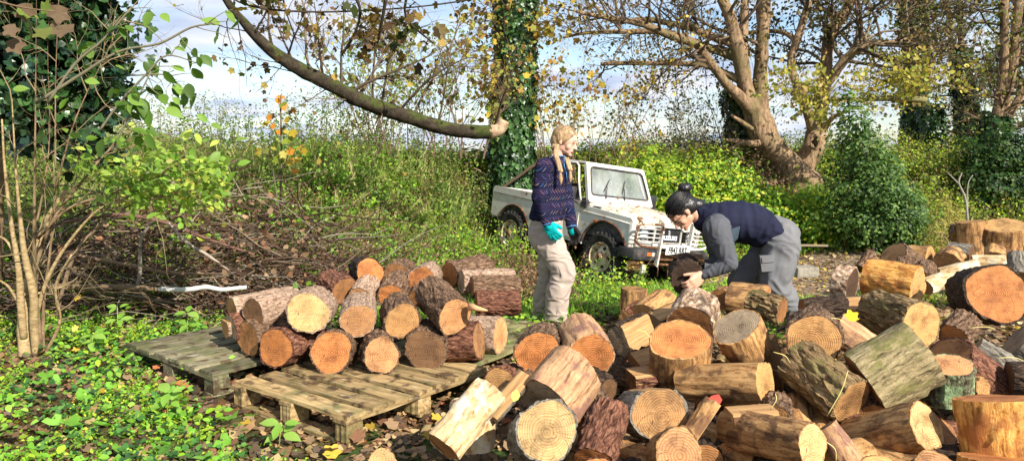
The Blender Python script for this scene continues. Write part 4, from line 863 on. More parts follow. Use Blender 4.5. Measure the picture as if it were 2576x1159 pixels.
# face details
def eyes(c, R3, root, sc=1.0, brow=MBROW):
    for s in (-1, 1):
        p = Vector(c)+R3 @ Vector((.079, s*.028, .006))*sc; bm = bmesh.new(); hull_into(bm, [ell(p, (.011*sc, .013*sc, .007*sc), R3)]); e = bm_obj('eye', bm, MEYEW, root, True)
        p2 = Vector(c)+R3 @ Vector((.087, s*.028, .003))*sc; bm = bmesh.new(); hull_into(bm, [ell(p2, (.005*sc, .0055*sc, .005*sc), R3)]); i_ = bm_obj('iris', bm, MEYE, e, True)
        bm = bmesh.new(); q = lambda f, y, u: Vector(c)+R3 @ Vector((f, s*y, u))*sc
        hull_into(bm, [ell(q(.093, .014, .027), (.003, .004, .003)), ell(q(.092, .03, .032), (.003, .006, .003)), ell(q(.082, .046, .026), (.003, .004, .002))]); bm_obj('eyebrow', bm, brow, root, True)
        bm = bmesh.new(); hull_into(bm, [ell(q(.091, .018, .010), (.003, .003, .002)), ell(q(.091, .03, .013), (.003, .004, .002)), ell(q(.084, .042, .008), (.003, .003, .002))]); bm_obj('eyelash', bm, brow, root, True)
    for u, h in ((-.056, .0045), (-.0655, .0055)):
        bm = bmesh.new(); hull_into(bm, [ell(Vector(c)+R3 @ Vector((.0855, y, u))*sc, (.0105*sc, .010*sc, h*sc), R3) for y in (-.011, .011)]); bm_obj('lip', bm, MLIP, root, True)
eyes(hc, hR, woman)
q = lambda f, s, u: hc+hR @ Vector((f, s, u))
Hh = [[ell(q(-.022, 0, .040), (.101, .083, .090), hR)], [ell(q(-.055, 0, .0), (.068, .08, .088), hR)], [ell(q(.025, -.045, .07), (.05, .026, .035), hR), ell(q(.035, -.066, .02), (.015, .010, .03), hR), ell(q(-.03, -.07, .03), (.03, .022, .05), hR)],
      [ell(q(.025, .045, .07), (.05, .026, .035), hR), ell(q(.035, .066, .02), (.015, .010, .03), hR), ell(q(-.03, .07, .03), (.03, .022, .05), hR)],
      [ell(q(.06, -.066, .015), .012), ell(q(.066, -.064, -.02), .006)], [ell(q(-.05, -.05, -.07), (.035, .03, .03), hR), ell(q(-.05, .05, -.07), (.035, .03, .03), hR)]]
hair = blob('hair', Hh, .005, MHAIR, woman, 2, .0015, 60, (1, 1, .25), cut=[(q(.074, 0, .06), hR @ Vector((1, 0, -.9)).normalized())])
k = M('hair_tie', .7, .2).col((.12, .06, .03)).m
for path in ([q(-.03, -.075, -.05), w_(1398, 388, -.16), w_(1405, 412, -.18), w_(1410, 432, -.19)], [q(-.01, .06, -.07), w_(1424, 396, -.02), w_(1430, 414, -.06), w_(1434, 428, -.08)]):
    pp = smooth_path([(*p, .014) for p in path], 8); hl_ = []
    for i, p in enumerate(pp):
        sgn = (-1)**i; hl_.append([ell(Vector(p[:3])+Vector((.009*sgn, -.003, .004)), (.014, .013, .011)), ell(Vector(p[:3])+Vector((-.004*sgn, 0, -.008)), (.009, .009, .008))])
    end = Vector(pp[-1][:3]); hl_.append([ell(end+Vector((0, 0, -.02)), .012), ell(end+Vector((.003, 0, -.06)), (.017, .013, .02)), ell(end+Vector((.004, 0, -.10)), .004)])
    blob('braid', hl_, .0045, MHAIR, woman, 1)
# fleece
J = [[ell(chest+Vector((-.0, 0, .045)), (.118, .165, .11), bR), ell(w_(1384, 500), (.122, .158, .1), bR)], [ell(w_(1384, 500), (.122, .158, .1), bR), ell(w_(1376, 548), (.142, .175, .03), bR)],
     [ell(neck+Vector((-.005, 0, -.03)), (.085, .13, .03), bR), ell(chest+Vector((0, 0, .09)), (.11, .16, .06), bR)], [ell(neck+Vector((-.01, 0, .0)), (.075, .078, .028), bR), ell(neck+Vector((0, 0, -.06)), (.09, .1, .03), bR)]]
J += chain([(Rs, .076), (Re, .064), (Rw+Vector((0, 0, .01)), .043)])+chain([(Ls, .074), (Le, .062), (Lw+Vector((0, 0, .01)), .043)])+[cap(Rs, .072, chest+Vector((0, 0, .05)), .11), cap(Ls, .072, chest+Vector((0, 0, .05)), .11)]
blob('fleece', J, .007, MFLEECE, woman, 4, .008, 13)
for a, d_ in ((Rw+Vector((0, 0, .002)), Rw-Re), (Lw+Vector((0, 0, .002)), Lw-Le)):
    d_ = d_.normalized(); A = d_.orthogonal().normalized(); Bv = d_.cross(A); t = Tubes(); t.add([(*(a+d_*.008+(A*math.cos(x*.5236)+Bv*math.sin(x*.5236))*.042), .005) for x in range(14)], 6, cap=False); t.build('cuff_trim', MTRIM, woman)
c0 = neck+Vector((.01, 0, .02)); t = Tubes(); zipx = [c0+bR @ Vector((.062, 0, .0)), chest+bR @ Vector((.112, 0, .10)), chest+bR @ Vector((.133, 0, .04)), chest+bR @ Vector((.14, 0, -.02))]
t.add([(*p, .005) for p in zipx], 5); t.add([(*(c0+bR @ Vector((.066*math.cos(a), .07*math.sin(a), .004))), .0055) for a in np.linspace(-2.6, 2.6, 16)], 5); t.build('collar_trim', MTRIM, woman)
bm = bmesh.new(); box_bm(bm, chest+bR @ Vector((.128, -.085+.17, .055)), (.006, .036, .022), bR); bm_obj('chest_badge', bm, M('badge_violet', .7).col((.3, .16, .4)).m, woman)
# trousers
T_ = [[ell(w_(1376, 556), (.122, .158, .03), bR), ell(pel+Vector((-.015, 0, 0)), (.138, .165, .09), bR)], cap(pel+bR @ Vector((-.025, -.05, -.03)), .112, Rh+Vector((0, 0, -.05)), .115), cap(pel+bR @ Vector((-.025, .05, -.03)), .112, Lh+Vector((0, 0, -.05)), .11)]
T_ += chain([(Rh, .118), ((Rh+Rk)/2+Vector((-.01, 0, 0)), .108), (Rk, .096), ((Rk*.55+Ra*.45)+Vector((-.03, 0, 0)), .097), (Ra+Vector((-.008, 0, .05)), .092)])+chain([(Lh, .11), ((Lh+Lk)/2, .1), (Lk, .09), ((Lk+La)/2+Vector((-.015, 0, 0)), .088), (La+Vector((0, 0, .05)), .086)])
T_ += [[ell(Ra+Vector((-.008, 0, .05)), .092), ell(Ra+Vector((-.012, 0, -.01)), (.096, .088, .02))], [ell(La+Vector((0, 0, .05)), .078), ell(La+Vector((-.003, 0, .0)), (.082, .078, .02))]]
blob('trousers', T_, .0075, MTROU, woman, 3, .011, 13, (.8, .8, 1.3))
t = Tubes(); t.add([(*((Rh*(1-a)+Rk*a)+Vector((-.03*a, -.118+.02*a, -.01))), .003) for a in (.75, .9, 1.0)]+[(*((Rk*(1-a)+Ra*a)+Vector((-.035+.02*a, -.089, 0))), .003) for a in (.1, .3, .5, .7, .9)], 5); t.build('leg_seam', cloth('seam_grey', (.3, .25, .21)), woman)
for a, tx in ((Ra, .13), (La, .12)):
    g = a.copy(); g.z = float(H(a.x, a.y)); dd = bf; ft = [[ell(g+Vector((0, 0, .10)), (.048, .045, .03)), ell(g+Vector((-.01, 0, .045)), (.055, .045, .04))], [ell(g+Vector((-.02, 0, .035)), (.055, .043, .035)), ell(g+dd*.13+Vector((0, 0, .03)), (.06, .046, .03), bR), ell(g+dd*.09+Vector((0, 0, .055)), (.045, .035, .02), bR)]]
    b_ = blob('boot', ft, .006, MBOOT, woman, 2, .001, 60)
    so_ = [[ell(g+Vector((-.02, 0, .010)), (.058, .046, .012)), ell(g+dd*.14+Vector((0, 0, .010)), (.062, .050, .012), bR)]]; blob('boot_sole', so_, .005, MPLAS, b_, 1)
G_ = hand_hulls(Rw, rhd, (.3, .75, 0), (1, 0, .2), .98, (.3, .35, .2), .11, fat=.0045)+[cap(Rw+Vector((0, 0, -.0)), .036, Rw+rhd.normalized()*.035, .033)]
blob('work_glove', G_, .0045, MTEAL, woman, 1, .001, 50)
G_ = hand_hulls(Lw, lhd, (-.4, -.6, 0), (.8, -.5, .2), .98, (.3, .35, .25), .10, fat=.0045)
gl = blob('work_glove', G_, .0045, MBLKG, woman, 1, .001, 50); gl['label'] = 'teal glove with a black rubber palm'
blob('glove_cuff', [cap(Lw+Vector((0, 0, .004)), .037, Lw+lhd.normalized()*.045, .034)], .005, MTEAL, gl, 1)
cap_strands('hair_strands', hc, hR, 1.0, (-.022, 0, .040), (.103, .085, .092), [(math.radians(a), e) for a in np.linspace(-115, 115, 70) for e in (.15, .4, .65, .85)], q(-.06, 0, -.04), 6, MHAIR, woman)
finish(woman)
# ---- the man
YM = 5.6
def m_(X, Z, dy=0): return at(1610+X*.3335, 425+Z*.3335, YM+dy)
man = empty('person', (m_(1150, 1200).x, YM, 0)); tag(man, 'person with black hair bun, navy body warmer and grey trousers, bending to grip a log', 'person')
MVEST = cloth('vest_navy', (.014, .016, .036), .2); MSLEEVE = cloth('sleeve_grey', (.085, .088, .10), .1); MGREY = cloth('trousers_grey', (.15, .15, .155), .15); MPANEL = cloth('vest_panel', (.07, .1, .13))
hf2 = Vector((-.62, -.14, -.77)); hR2 = frame(hf2, (-.8, 0, .6)); hc2 = m_(322, 330, 0)
nk = m_(455, 370, 0); ch2 = m_(600, 400); md2 = m_(800, 415); ws2 = m_(985, 455); pl2 = m_(1075, 510)
ns, ne, nw = m_(575, 445, -.19), m_(678, 712, -.25), m_(470, 800, -.2); fs, fe, fw_ = m_(555, 470, .19), m_(590, 700, .22), m_(450, 745, .12)
nh, nkn, nan = m_(1065, 590, -.10), m_(1015, 850, -.14), m_(1215, 1200, -.12); fh, fkn, fan = m_(1010, 590, .10), m_(765, 850, .14), m_(830, 1200, .15)
tR = frame((-1, 0, -.12), (0, 0, 1))
B = head_hulls(hc2, hR2, 1.05)+[cap(hc2+hR2 @ Vector((-.05, 0, -.05)), .056, nk, .062), [ell(nk, .06), ell(ch2, (.14, .17, .11), tR)], [ell(ch2, (.14, .17, .1), tR), ell(ws2, (.10, .13, .07), tR)], [ell(ws2, (.10, .13, .07), tR), ell(pl2, (.09, .13, .09), tR)]]
B += chain([(ns, .06), (ne, .045), (nw, .031)])+chain([(fs, .06), (fe, .045), (fw_, .031)])+chain([(nh, .1), (nkn, .065), (nan, .045)])+chain([(fh, .1), (fkn, .065), (fan, .045)])
B += hand_hulls(nw+Vector((-.01, -.01, 0)), m_(395, 872, -.24)-nw, (-.15, 1, .05), (-1, 0, .3), 1.12, (.25, .75, .5), .07, thumb=(-1, -.02, .0))
B += hand_hulls(fw_, m_(400, 880, .16)-fw_, (-.1, -1, 0), (-1, 0, .3), 1.08, (.25, .5, .4), .07)
blob('body', B, .0055, MSKIN2, man, 2)
eyes(hc2, hR2, man, 1.05, MHAIR2)
q = lambda f, s, u: hc2+hR2 @ Vector((f, s, u))*1.05
Hh = [[ell(q(-.028, 0, .045), (.118, .094, .098), hR2)], [ell(q(-.06, 0, .005), (.085, .088, .085), hR2)], [ell(q(.04, -.02, .085), (.03, .05, .028), hR2)],
      [ell(q(.03, -.072, .03), (.03, .012, .03), hR2), ell(q(.015, -.078, -.01), (.008, .008, .02), hR2)], [ell(m_(345, 215), .03), ell(m_(355, 185), .022)], [ell(m_(440, 270), (.05, .05, .045)), ell(q(-.08, 0, .0), .06)], [ell(m_(450, 235), .012), ell(m_(490, 240), .006), ell(m_(420, 270), .03)]]
blob('hair', Hh, .0055, MHAIR2, man, 2, .002, 38, (1, 1, 1), cut=[(q(.088, 0, .05), hR2 @ Vector((1, 0, -.75)).normalized())])
blob('hair_bun', [[ell(m_(335, 145), (.048, .045, .037))], [ell(m_(362, 135), (.028, .035, .03))], [ell(m_(318, 130), (.03, .035, .024))]], .005, MHAIR2, man, 1, .006, 50)
t = Tubes(); 
for s in (-1, 1): t.add([(*q(.100+.0*s, s*.030+.019*math.cos(a), .004+.016*math.sin(a)), .0016) for a in np.linspace(0, 2*PI, 15)], 5, cap=False)
t.add([(*q(.1, -.010, .006), .0016), (*q(.104, 0, .008), .0016), (*q(.1, .010, .006), .0016)], 5)
for s in (-1, 1): t.add([(*q(.098, s*.049, .008), .0018), (*q(.05, s*.078, .008), .0018), (*q(-.01, s*.085, .008), .0018)], 5)
t.build('glasses', MPLAS, man)
J = chain([(ns, .098), ((ns*.55+ne*.45), .082), (ne, .058), ((ne*.5+nw*.5), .05), (nw, .036)])+chain([(fs, .095), ((fs*.55+fe*.45), .078), (fe, .058), (fw_, .036)])+[[ell(ns, .09), ell(fs, .09), ell(ch2, (.12, .17, .1), tR)]]
blob('sweater', J, .007, MSLEEVE, man, 4, .006, 18)
V_ = [[ell(m_(520, 365), (.09, .125, .115), tR), ell(m_(640, 385), (.13, .195, .142), tR)], [ell(m_(640, 385), (.13, .195, .142), tR), ell(md2+Vector((0, 0, .012)), (.13, .19, .165), tR)], [ell(md2+Vector((0, 0, .012)), (.13, .19, .165), tR), ell(m_(930, 440), (.10, .18, .15), tR)], [ell(m_(930, 440), (.1, .18, .15), tR), ell(m_(1015, 462), (.065, .172, .13), frame((-1, 0, -.5), (0, 0, 1)))],
      [ell(m_(455, 330), (.045, .075, .07), tR), ell(m_(450, 395), (.045, .075, .075), tR), ell(m_(520, 370), (.08, .11, .11), tR)], [ell(m_(860, 520), (.06, .15, .065), tR), ell(m_(950, 500), (.07, .16, .08), tR)]]
blob('body_warmer', V_, .0075, MVEST, man, 4, .009, 9, (1.6, .6, .6))
bm = bmesh.new(); P1 = [m_(665, 460, -.196), m_(752, 432, -.2), m_(735, 520, -.185), m_(700, 560, -.165), m_(682, 540, -.17)]
P1 = [p+Vector((0, -.012, 0)) for p in P1]; a_ = [bm.verts.new(p) for p in P1]; b_ = [bm.verts.new(p+Vector((0, .03, 0))) for p in P1]; bm.faces.new(a_); bm.faces.new(b_[::-1])
for i in range(5): bm.faces.new((a_[i], b_[i], b_[(i+1) % 5], a_[(i+1) % 5]))
bmesh.ops.recalc_face_normals(bm, faces=bm.faces); bm_obj('side_panel', bm, MPANEL, man)
T_ = [[ell(m_(1045, 445), (.05, .15, .11), frame((-1, 0, -.6), (0, 0, 1))), ell(pl2, (.12, .175, .135), tR)], [ell(pl2, (.12, .175, .135), tR), ell(nh+Vector((.0, 0, .0)), .12)], [ell(pl2, (.12, .175, .135), tR), ell(fh, .12)]]
T_ += chain([(nh, .135), ((nh+nkn)/2, .125), (nkn, .108), ((nkn*.5+nan*.5)+Vector((.01, 0, 0)), .082), (nan+Vector((0, 0, .04)), .075)])+chain([(fh, .125), ((fh+fkn)/2, .12), (fkn, .105), ((fkn+fan)/2, .088), (fan+Vector((0, 0, .04)), .075)])
tr_ = blob('trousers', T_, .008, MGREY, man, 3, .014, 10)
def patch(name, P, th, m, parent):
    bm = bmesh.new(); a_ = [bm.verts.new(p) for p in P]; b_ = [bm.verts.new(p+Vector((0, th, 0))) for p in P]; bm.faces.new(a_); bm.faces.new(b_[::-1]); n = len(P)
    for i in range(n): bm.faces.new((a_[i], b_[i], b_[(i+1) % n], a_[(i+1) % n]))
    bmesh.ops.recalc_face_normals(bm, faces=bm.faces); return bm_obj(name, bm, m, parent)
patch('cargo_pocket', [m_(905, 655, -.225), m_(1012, 650, -.23), m_(1018, 770, -.23), m_(920, 775, -.225)], .03, MGREY, man)
patch('pocket_flap', [m_(918, 668, -.232), m_(1012, 660, -.237), m_(1014, 700, -.238), m_(924, 708, -.233)], .02, MGREY, man)
for a in (nan, fan):
    g = a.copy(); g.z = float(H(a.x, a.y)); dd = Vector((-1, -.1, 0)); ft = [[ell(g+Vector((0, 0, .12)), (.05, .046, .03)), ell(g+Vector((.01, 0, .045)), (.055, .047, .042))], [ell(g+Vector((.02, 0, .035)), (.055, .045, .035)), ell(g+dd*.15+Vector((0, 0, .032)), (.06, .05, .03)), ell(g+dd*.1+Vector((0, 0, .055)), (.045, .038, .022))]]
    blob('boot', ft, .007, MBOOT, man, 2)
wd_ = (nw-ne).normalized(); A = wd_.orthogonal().normalized(); Bv = wd_.cross(A); wc = nw+wd_*.012
t = Tubes(); t.add([(*(wc+(A*math.cos(x*.5236)+Bv*math.sin(x*.5236))*.034), .009) for x in range(14)], 6, cap=False); wt = t.build('wrist_watch', MINK, man)
bm = bmesh.new(); box_bm(bm, wc+Vector((.01, -.036, -.0)), (.034, .012, .034), bevel=.004); bm_obj('watch_face', bm, MINK, wt)
cap_strands('hair_strands', hc2, hR2, 1.05, (-.028, 0, .045), (.119, .095, .100), [(math.radians(a), e) for a in np.linspace(-160, 160, 90) for e in (.0, .3, .55, .75)], m_(350, 190), 5, MHAIR2, man)
finish(man)
# log he holds, and the split piece lying on it
P = at(1729, 702, YM-.19); make_log('dark muddy log in the hands of the bending man', P, Vector((.15, 1, .1)), .128, .3, 'mud', 'black', (), seed=77)
bm = bmesh.new(); tp = [at(1682, 641, 5.62), at(1728, 634, 5.95), at(1768, 640, 5.9), at(1773, 662, 5.55), at(1757, 672, 5.45)]; bt = [p+Vector((.05*(i < 2), .0, -.075 if i else -.02)) for i, p in enumerate(tp)]
a_ = [bm.verts.new(p) for p in tp]; b_ = [bm.verts.new(p) for p in bt]; f = bm.faces.new(a_); bm.faces.new(b_[::-1])
for i in range(5): f2 = bm.faces.new((a_[i], b_[i], b_[(i+1) % 5], a_[(i+1) % 5])); f2.material_index = 1
bmesh.ops.recalc_face_normals(bm, faces=bm.faces); o = bm_obj('split_log', bm, (MEND['brown'], MBARK['black'])); tag(o, 'flat wedge of split brown wood resting on the dark log before the car', 'log')
# ---------------------------------------------------------------- vegetation
GRN = [(.10, .20, .025), (.14, .27, .03), (.2, .34, .04), (.07, .15, .02), (.26, .38, .05)]
LIME = [(.3, .42, .04), (.22, .38, .03), (.42, .46, .05), (.16, .3, .03), (.5, .45, .05), (.12, .22, .03)]
OLIVE = [(.13, .17, .035), (.18, .2, .05), (.09, .13, .03), (.24, .22, .07), (.3, .22, .07), (.08, .1, .03)]
AUT = [(.42, .28, .04), (.5, .36, .05), (.33, .2, .05), (.26, .22, .05), (.2, .1, .035)]
BRN = [(.18, .11, .06), (.11, .075, .045), (.26, .17, .1), (.07, .045, .03), (.32, .21, .12), (.2, .1, .055)]
DARKG = [(.02, .05, .015), (.03, .08, .02), (.045, .1, .025), (.015, .035, .012)]
BARKC = [(.16, .11, .07), (.11, .075, .05), (.22, .16, .1)]
k = M('bark_tree', .9, .15); o = k.co(); q = k.map(o, (1, 1, .35)); n = k.noise(q, 14, 8, .75, .6); n2 = k.noise(o, 1.7, 4)
h = n
c = k.ramp(h, [(.35, (.05, .03, .018)), (.5, (.26, .17, .1)), (.68, (.42, .3, .18))]); c = k.mix(k.ramp(n2, [(.5, 0.), (.66, .7)]), c, (.14, .12, .05)); k.col(c); k.bump(h, .9, .04); MTRUNK = k.m
k = M('bark_mossy', .9, .15); o = k.co(); n = k.noise(o, 16, 6, .7); n2 = k.noise(o, 4.5, 5, .65); up_n = k.n('ShaderNodeSeparateXYZ', {0: k.n('ShaderNodeNewGeometry').outputs['Normal']}).outputs[2]
c = k.ramp(n, [(.32, (.018, .014, .009)), (.6, (.055, .042, .028)), (.78, (.12, .09, .06))]); moss = k.ramp(k.math('ADD', n2, k.math('MULTIPLY', up_n, .12)), [(.54, 0.), (.62, 1.)])
c = k.mix(moss, c, k.ramp(n, [(.3, (.03, .04, .01)), (.7, (.075, .085, .022))])); k.col(c); k.bump(n, .9, .02); MMOSS = k.m
k = M('bark_peeled', .7, .2); n = k.noise(k.co(), 12, 5, .7); k.col(k.ramp(n, [(.42, (.46, .34, .22)), (.55, (.3, .2, .12)), (.68, (.12, .07, .04))])); k.bump(n, .5, .01); MPEEL = k.m
def pxp(pts, Y, dY=0):
    """picture-measured path at depth Y (metres); r given in the same picture units"""
    out = []
    for i, p in enumerate(pts):
        y = Y+dY*i/(len(pts)-1)+(p[3] if len(p) > 3 else 0); P = at(p[0], p[1], y); out.append((P.x, P.y, P.z, p[2]*y/F))
    return out
def bend(p, d, L, n, rng, wob=.25, up=0.):
    P = [np.array(p, float)]; d = np.array(d, float)
    for i in range(n):
        d = d+rng.normal(size=3)*wob/n**.5; d[2] += up/n; d /= np.linalg.norm(d); P.append(P[-1]+d*L/n)
    return np.array(P), d
def grow(T, p, d, L, r, lv, rng, tips, up=.15, nb=5, spread=.8, wob=.45, shrink=.6, sides=5, col=None):
    n = 5 if lv else 4; P, de = bend(p, d, L, n, rng, wob, up)
    R = np.linspace(r, r*.3, n+1); T.add(np.c_[P, R], sides if r > .01 else 4, col or BARKC[rng.integers(3)], cap=False)
    if lv <= 1: tips.extend(P[1+(lv > 0):])
    if lv == 0: return
    for i in range(nb):
        t = rng.uniform(.25, 1); k_ = min(int(t*n), n-1); q = P[k_]+(P[k_+1]-P[k_])*(t*n-k_); dd = (P[k_+1]-P[k_]); dd /= np.linalg.norm(dd)+1e-9
        s = rng.normal(size=3); s -= s.dot(dd)*dd; s /= np.linalg.norm(s)+1e-9
        grow(T, q, dd*(1-spread*.45)+s*spread, L*shrink*rng.uniform(.6, 1.1), max(r*.45*(1.1-t*.5), .0012), lv-1, rng, tips, up, nb, spread, wob, shrink, sides, col)
def on_path(path, t):
    path = np.asarray(path); i = min(int(t*(len(path)-1)), len(path)-2); f = t*(len(path)-1)-i; return path[i, :3]*(1-f)+path[i+1, :3]*f, path[i+1, :3]-path[i, :3], path[i, 3]
def tree(label, limbs, mat, crown=None, group=None, cat='tree', loc=None, name='tree'):
    base = limbs[0][0]; root = empty(name, loc or (base[0], base[1], base[2])); tag(root, label, cat, group); root['_new'] = 1
    return root
def keep(root, obs):
    for o in obs:
        o.parent = root; o.matrix_parent_inverse = Matrix.Translation(-Vector(root.location))
    if '_new' in root: del root['_new']
def tips_leaves(name, tips, n, jit, size, kind, cols, rng, mat=MLEAF, nrm=None, tilt=1., face=None):
    tips = np.asarray(tips); P = tips[rng.integers(0, len(tips), n)]+rng.normal(size=(n, 3))*jit
    return leaves(name, P, size, kind, cols, nrm, tilt, mat, rng=rng, face=face)
def ivy_on(name, path, n, thick, rng, size=.07, cols=DARKG, seed=0):
    path = np.asarray(path); t = rng.uniform(0, 1, n)*(len(path)-1); i = np.minimum(t.astype(int), len(path)-2); f = (t-i)[:, None]
    C = path[i, :3]*(1-f)+path[i+1, :3]*f; r = path[i, 3]*(1-f[:, 0])+path[i+1, 3]*f[:, 0]; D = path[i+1, :3]-path[i, :3]; D /= np.linalg.norm(D, axis=1)[:, None]
    s = rng.normal(size=(n, 3)); s -= (s*D).sum(1)[:, None]*D; s /= np.linalg.norm(s, axis=1)[:, None]
    lump = np.array([1+.55*noise.noise(Vector((c[2]*1.6+seed, ss[0]*1.4, ss[1]*1.4))) for c, ss in zip(C, s)])
    P = C+s*(r*.9+thick*rng.uniform(.1, 1, n)**.7*lump)[:, None]
    return leaves(name, P, size, 'ivy', cols, s, .55, MIVY, rng=rng, face=np.tile([0, 0, -1.], (n, 1)))
def Z6(x, y, r, *a): return (1481+x*.5002, y*.5002, r*.5002, *a)
def Z5(x, y, r, *a): return (2189.6+x*.5, y*.5, r*.5, *a)
# --- broad forked tree right of the car
rng = np.random.default_rng(21); YT = 13.2
LB = [[Z6(1075, 960, 105), Z6(1025, 880, 78), Z6(960, 780, 62), Z6(880, 680, 56), Z6(835, 590, 46), Z6(790, 450, 36), Z6(765, 300, 36), Z6(735, 180, 30), Z6(705, 80, 25), Z6(660, -40, 20), Z6(640, -300, 14)],
      [Z6(960, 780, 45, .1), Z6(900, 650, 38, .1), Z6(868, 560, 33, .2), Z6(862, 420, 30, .2), Z6(872, 250, 28, .2), Z6(880, 60, 28, .3), Z6(890, -200, 20, .5)],
      [Z6(850, 600, 30, 0), Z6(760, 490, 26, -.2), Z6(690, 420, 21, -.3), Z6(600, 300, 20, -.5), Z6(540, 225, 18, -.6), Z6(420, 185, 17, -.8), Z6(260, 120, 14, -.9), Z6(60, 85, 10, -1), Z6(-60, 60, 7, -1.2)],
      [Z6(760, 300, 24, 0), Z6(690, 270, 20, .2), Z6(560, 225, 17, .3), Z6(400, 165, 15, .4), Z6(200, 160, 11, .5), Z6(0, 165, 8, .5), Z6(-130, 190, 5, .6)],
      [Z6(755, 400, 20, 0), Z6(650, 355, 14, .2), Z6(560, 325, 12, .2), Z6(400, 320, 11, .3), Z6(200, 318, 10, .3), Z6(60, 322, 9, .4)],
      [Z6(745, 230, 22, 0), Z6(640, 190, 17, .5), Z6(480, 135, 13, .6), Z6(300, 100, 12, .8), Z6(120, 105, 9, .8), Z6(20, 20, 6, .8)],
      [Z6(775, 280, 22, .1), Z6(780, 150, 20, .3), Z6(785, 0, 18, .4), Z6(790, -200, 12, .5)],
      [Z6(850, 722, 17, -.4), Z6(800, 722, 15, -.7), Z6(745, 712, 13, -.8), Z6(690, 703, 6, -.9)], [Z6(765, 715, 8, -.8), Z6(735, 735, 7, -.85), Z6(718, 750, 4, -.9)],
      [Z6(820, 650, 12, -.3), Z6(770, 615, 10, -.5), Z6(715, 580, 6, -.6)],
      [Z6(1050, 930, 60, .1), Z6(1090, 820, 46, .2), Z6(1130, 740, 48, .2), Z6(1150, 640, 40, .3), Z6(1180, 480, 26, .4), Z6(1195, 330, 24, .4), Z6(1215, 180, 24, .5), Z6(1290, 60, 22, .6), Z6(1370, -80, 16, .7)],
      [Z6(1125, 640, 26, .1), Z6(1085, 520, 20, 0), Z6(1035, 400, 18, 0), Z6(1018, 300, 17, .1), Z6(1055, 180, 17, .1), Z6(1110, 0, 16, .2), Z6(1140, -150, 10, .2)],
      [Z6(1170, 460, 18, .2), Z6(1230, 380, 21, 0), Z6(1300, 290, 19, -.1), Z6(1400, 225, 16, -.2), Z6(1550, 210, 12, -.2), Z6(1680, 150, 9, -.2)],
      [Z6(1190, 640, 14, .2), Z6(1230, 590, 10, 0), Z6(1290, 560, 7, 0)],
      [Z6(1055, 220, 12, .1), Z6(980, 165, 10, .3), Z6(870, 160, 9, .6), Z6(740, 180, 8, .8), Z6(640, 240, 7, .9)]]
T = Tubes(); limbs = []
for i, b in enumerate(LB):
    P = smooth_path(pxp(b, YT), 7); P[:, 3] *= 1.12; T.add(P, 14 if i in (0, 1, 10) else 9, rough=.13 if i in (0, 1, 10) else .08, seed=i); limbs.append(P)
big = tree('big forked tree with bare tan trunks and spreading limbs, behind the bending man', [limbs[0]], None)
tk = link('trunk', T.mesh('trunk'), None, (MTRUNK,), True)
t = Tubes(); kp = pxp([Z6(1140, 715, 17, .05)], YT-.46)[0] if False else at(1481+1140*.5, 357, 13.08)
t.add([(*(kp+Vector((.075*math.cos(a), -.0, .12*math.sin(a)))), .035) for a in np.linspace(0, 2*PI, 13)], 7, cap=False); kn = t.build('knot', MTRUNK)
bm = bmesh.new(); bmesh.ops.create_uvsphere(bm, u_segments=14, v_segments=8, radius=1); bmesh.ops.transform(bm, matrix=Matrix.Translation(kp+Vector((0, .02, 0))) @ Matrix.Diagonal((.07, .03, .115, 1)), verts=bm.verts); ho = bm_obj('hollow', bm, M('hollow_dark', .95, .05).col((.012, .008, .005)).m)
T = Tubes(); tips = []; tipsR = []
for li, cnt, L0 in ((2, 15, 1.3), (3, 15, 1.3), (4, 11, 1.0), (5, 15, 1.3), (0, 7, 1.5), (1, 6, 1.4), (6, 5, 1.4), (11, 10, 1.3), (10, 10, 1.5), (12, 24, 1.6), (14, 7, 1.1)):
    for _ in range(cnt):
        t_ = rng.uniform(.3, 1) if li not in (0, 1, 6, 10, 11) else rng.uniform(.62, 1); p, d, r = on_path(limbs[li], t_); d = d/np.linalg.norm(d)
        s = rng.normal(size=3); s[2] = s[2]*.7+.15; s -= s.dot(d)*d; s /= np.linalg.norm(s); tt = tipsR if li in (10, 11, 12, 14) else tips
        grow(T, p, d*.5+s, L0*rng.uniform(.5, 1.1), min(r*.45, .035), 2, rng, tt, up=.1, nb=4, spread=.9)
tw = T.build('twigs', MTWIG); tw['kind'] = 'stuff'
cl = tips_leaves('crown', tips, 2300, .12, .07, 'diamond', [(.1, .075, .03), (.06, .05, .025), (.16, .12, .035), (.22, .15, .04)], rng, MDRY)
cl2 = tips_leaves('crown', tipsR, 5200, .13, .075, 'diamond', [(.07, .075, .03), (.05, .055, .022), (.14, .12, .045), (.2, .14, .045), (.1, .06, .03)], rng, MDRY)
cl['kind'] = 'stuff'; cl2['kind'] = 'stuff'; keep(big, [tk, kn, tw, cl, cl2]); ho.parent = kn
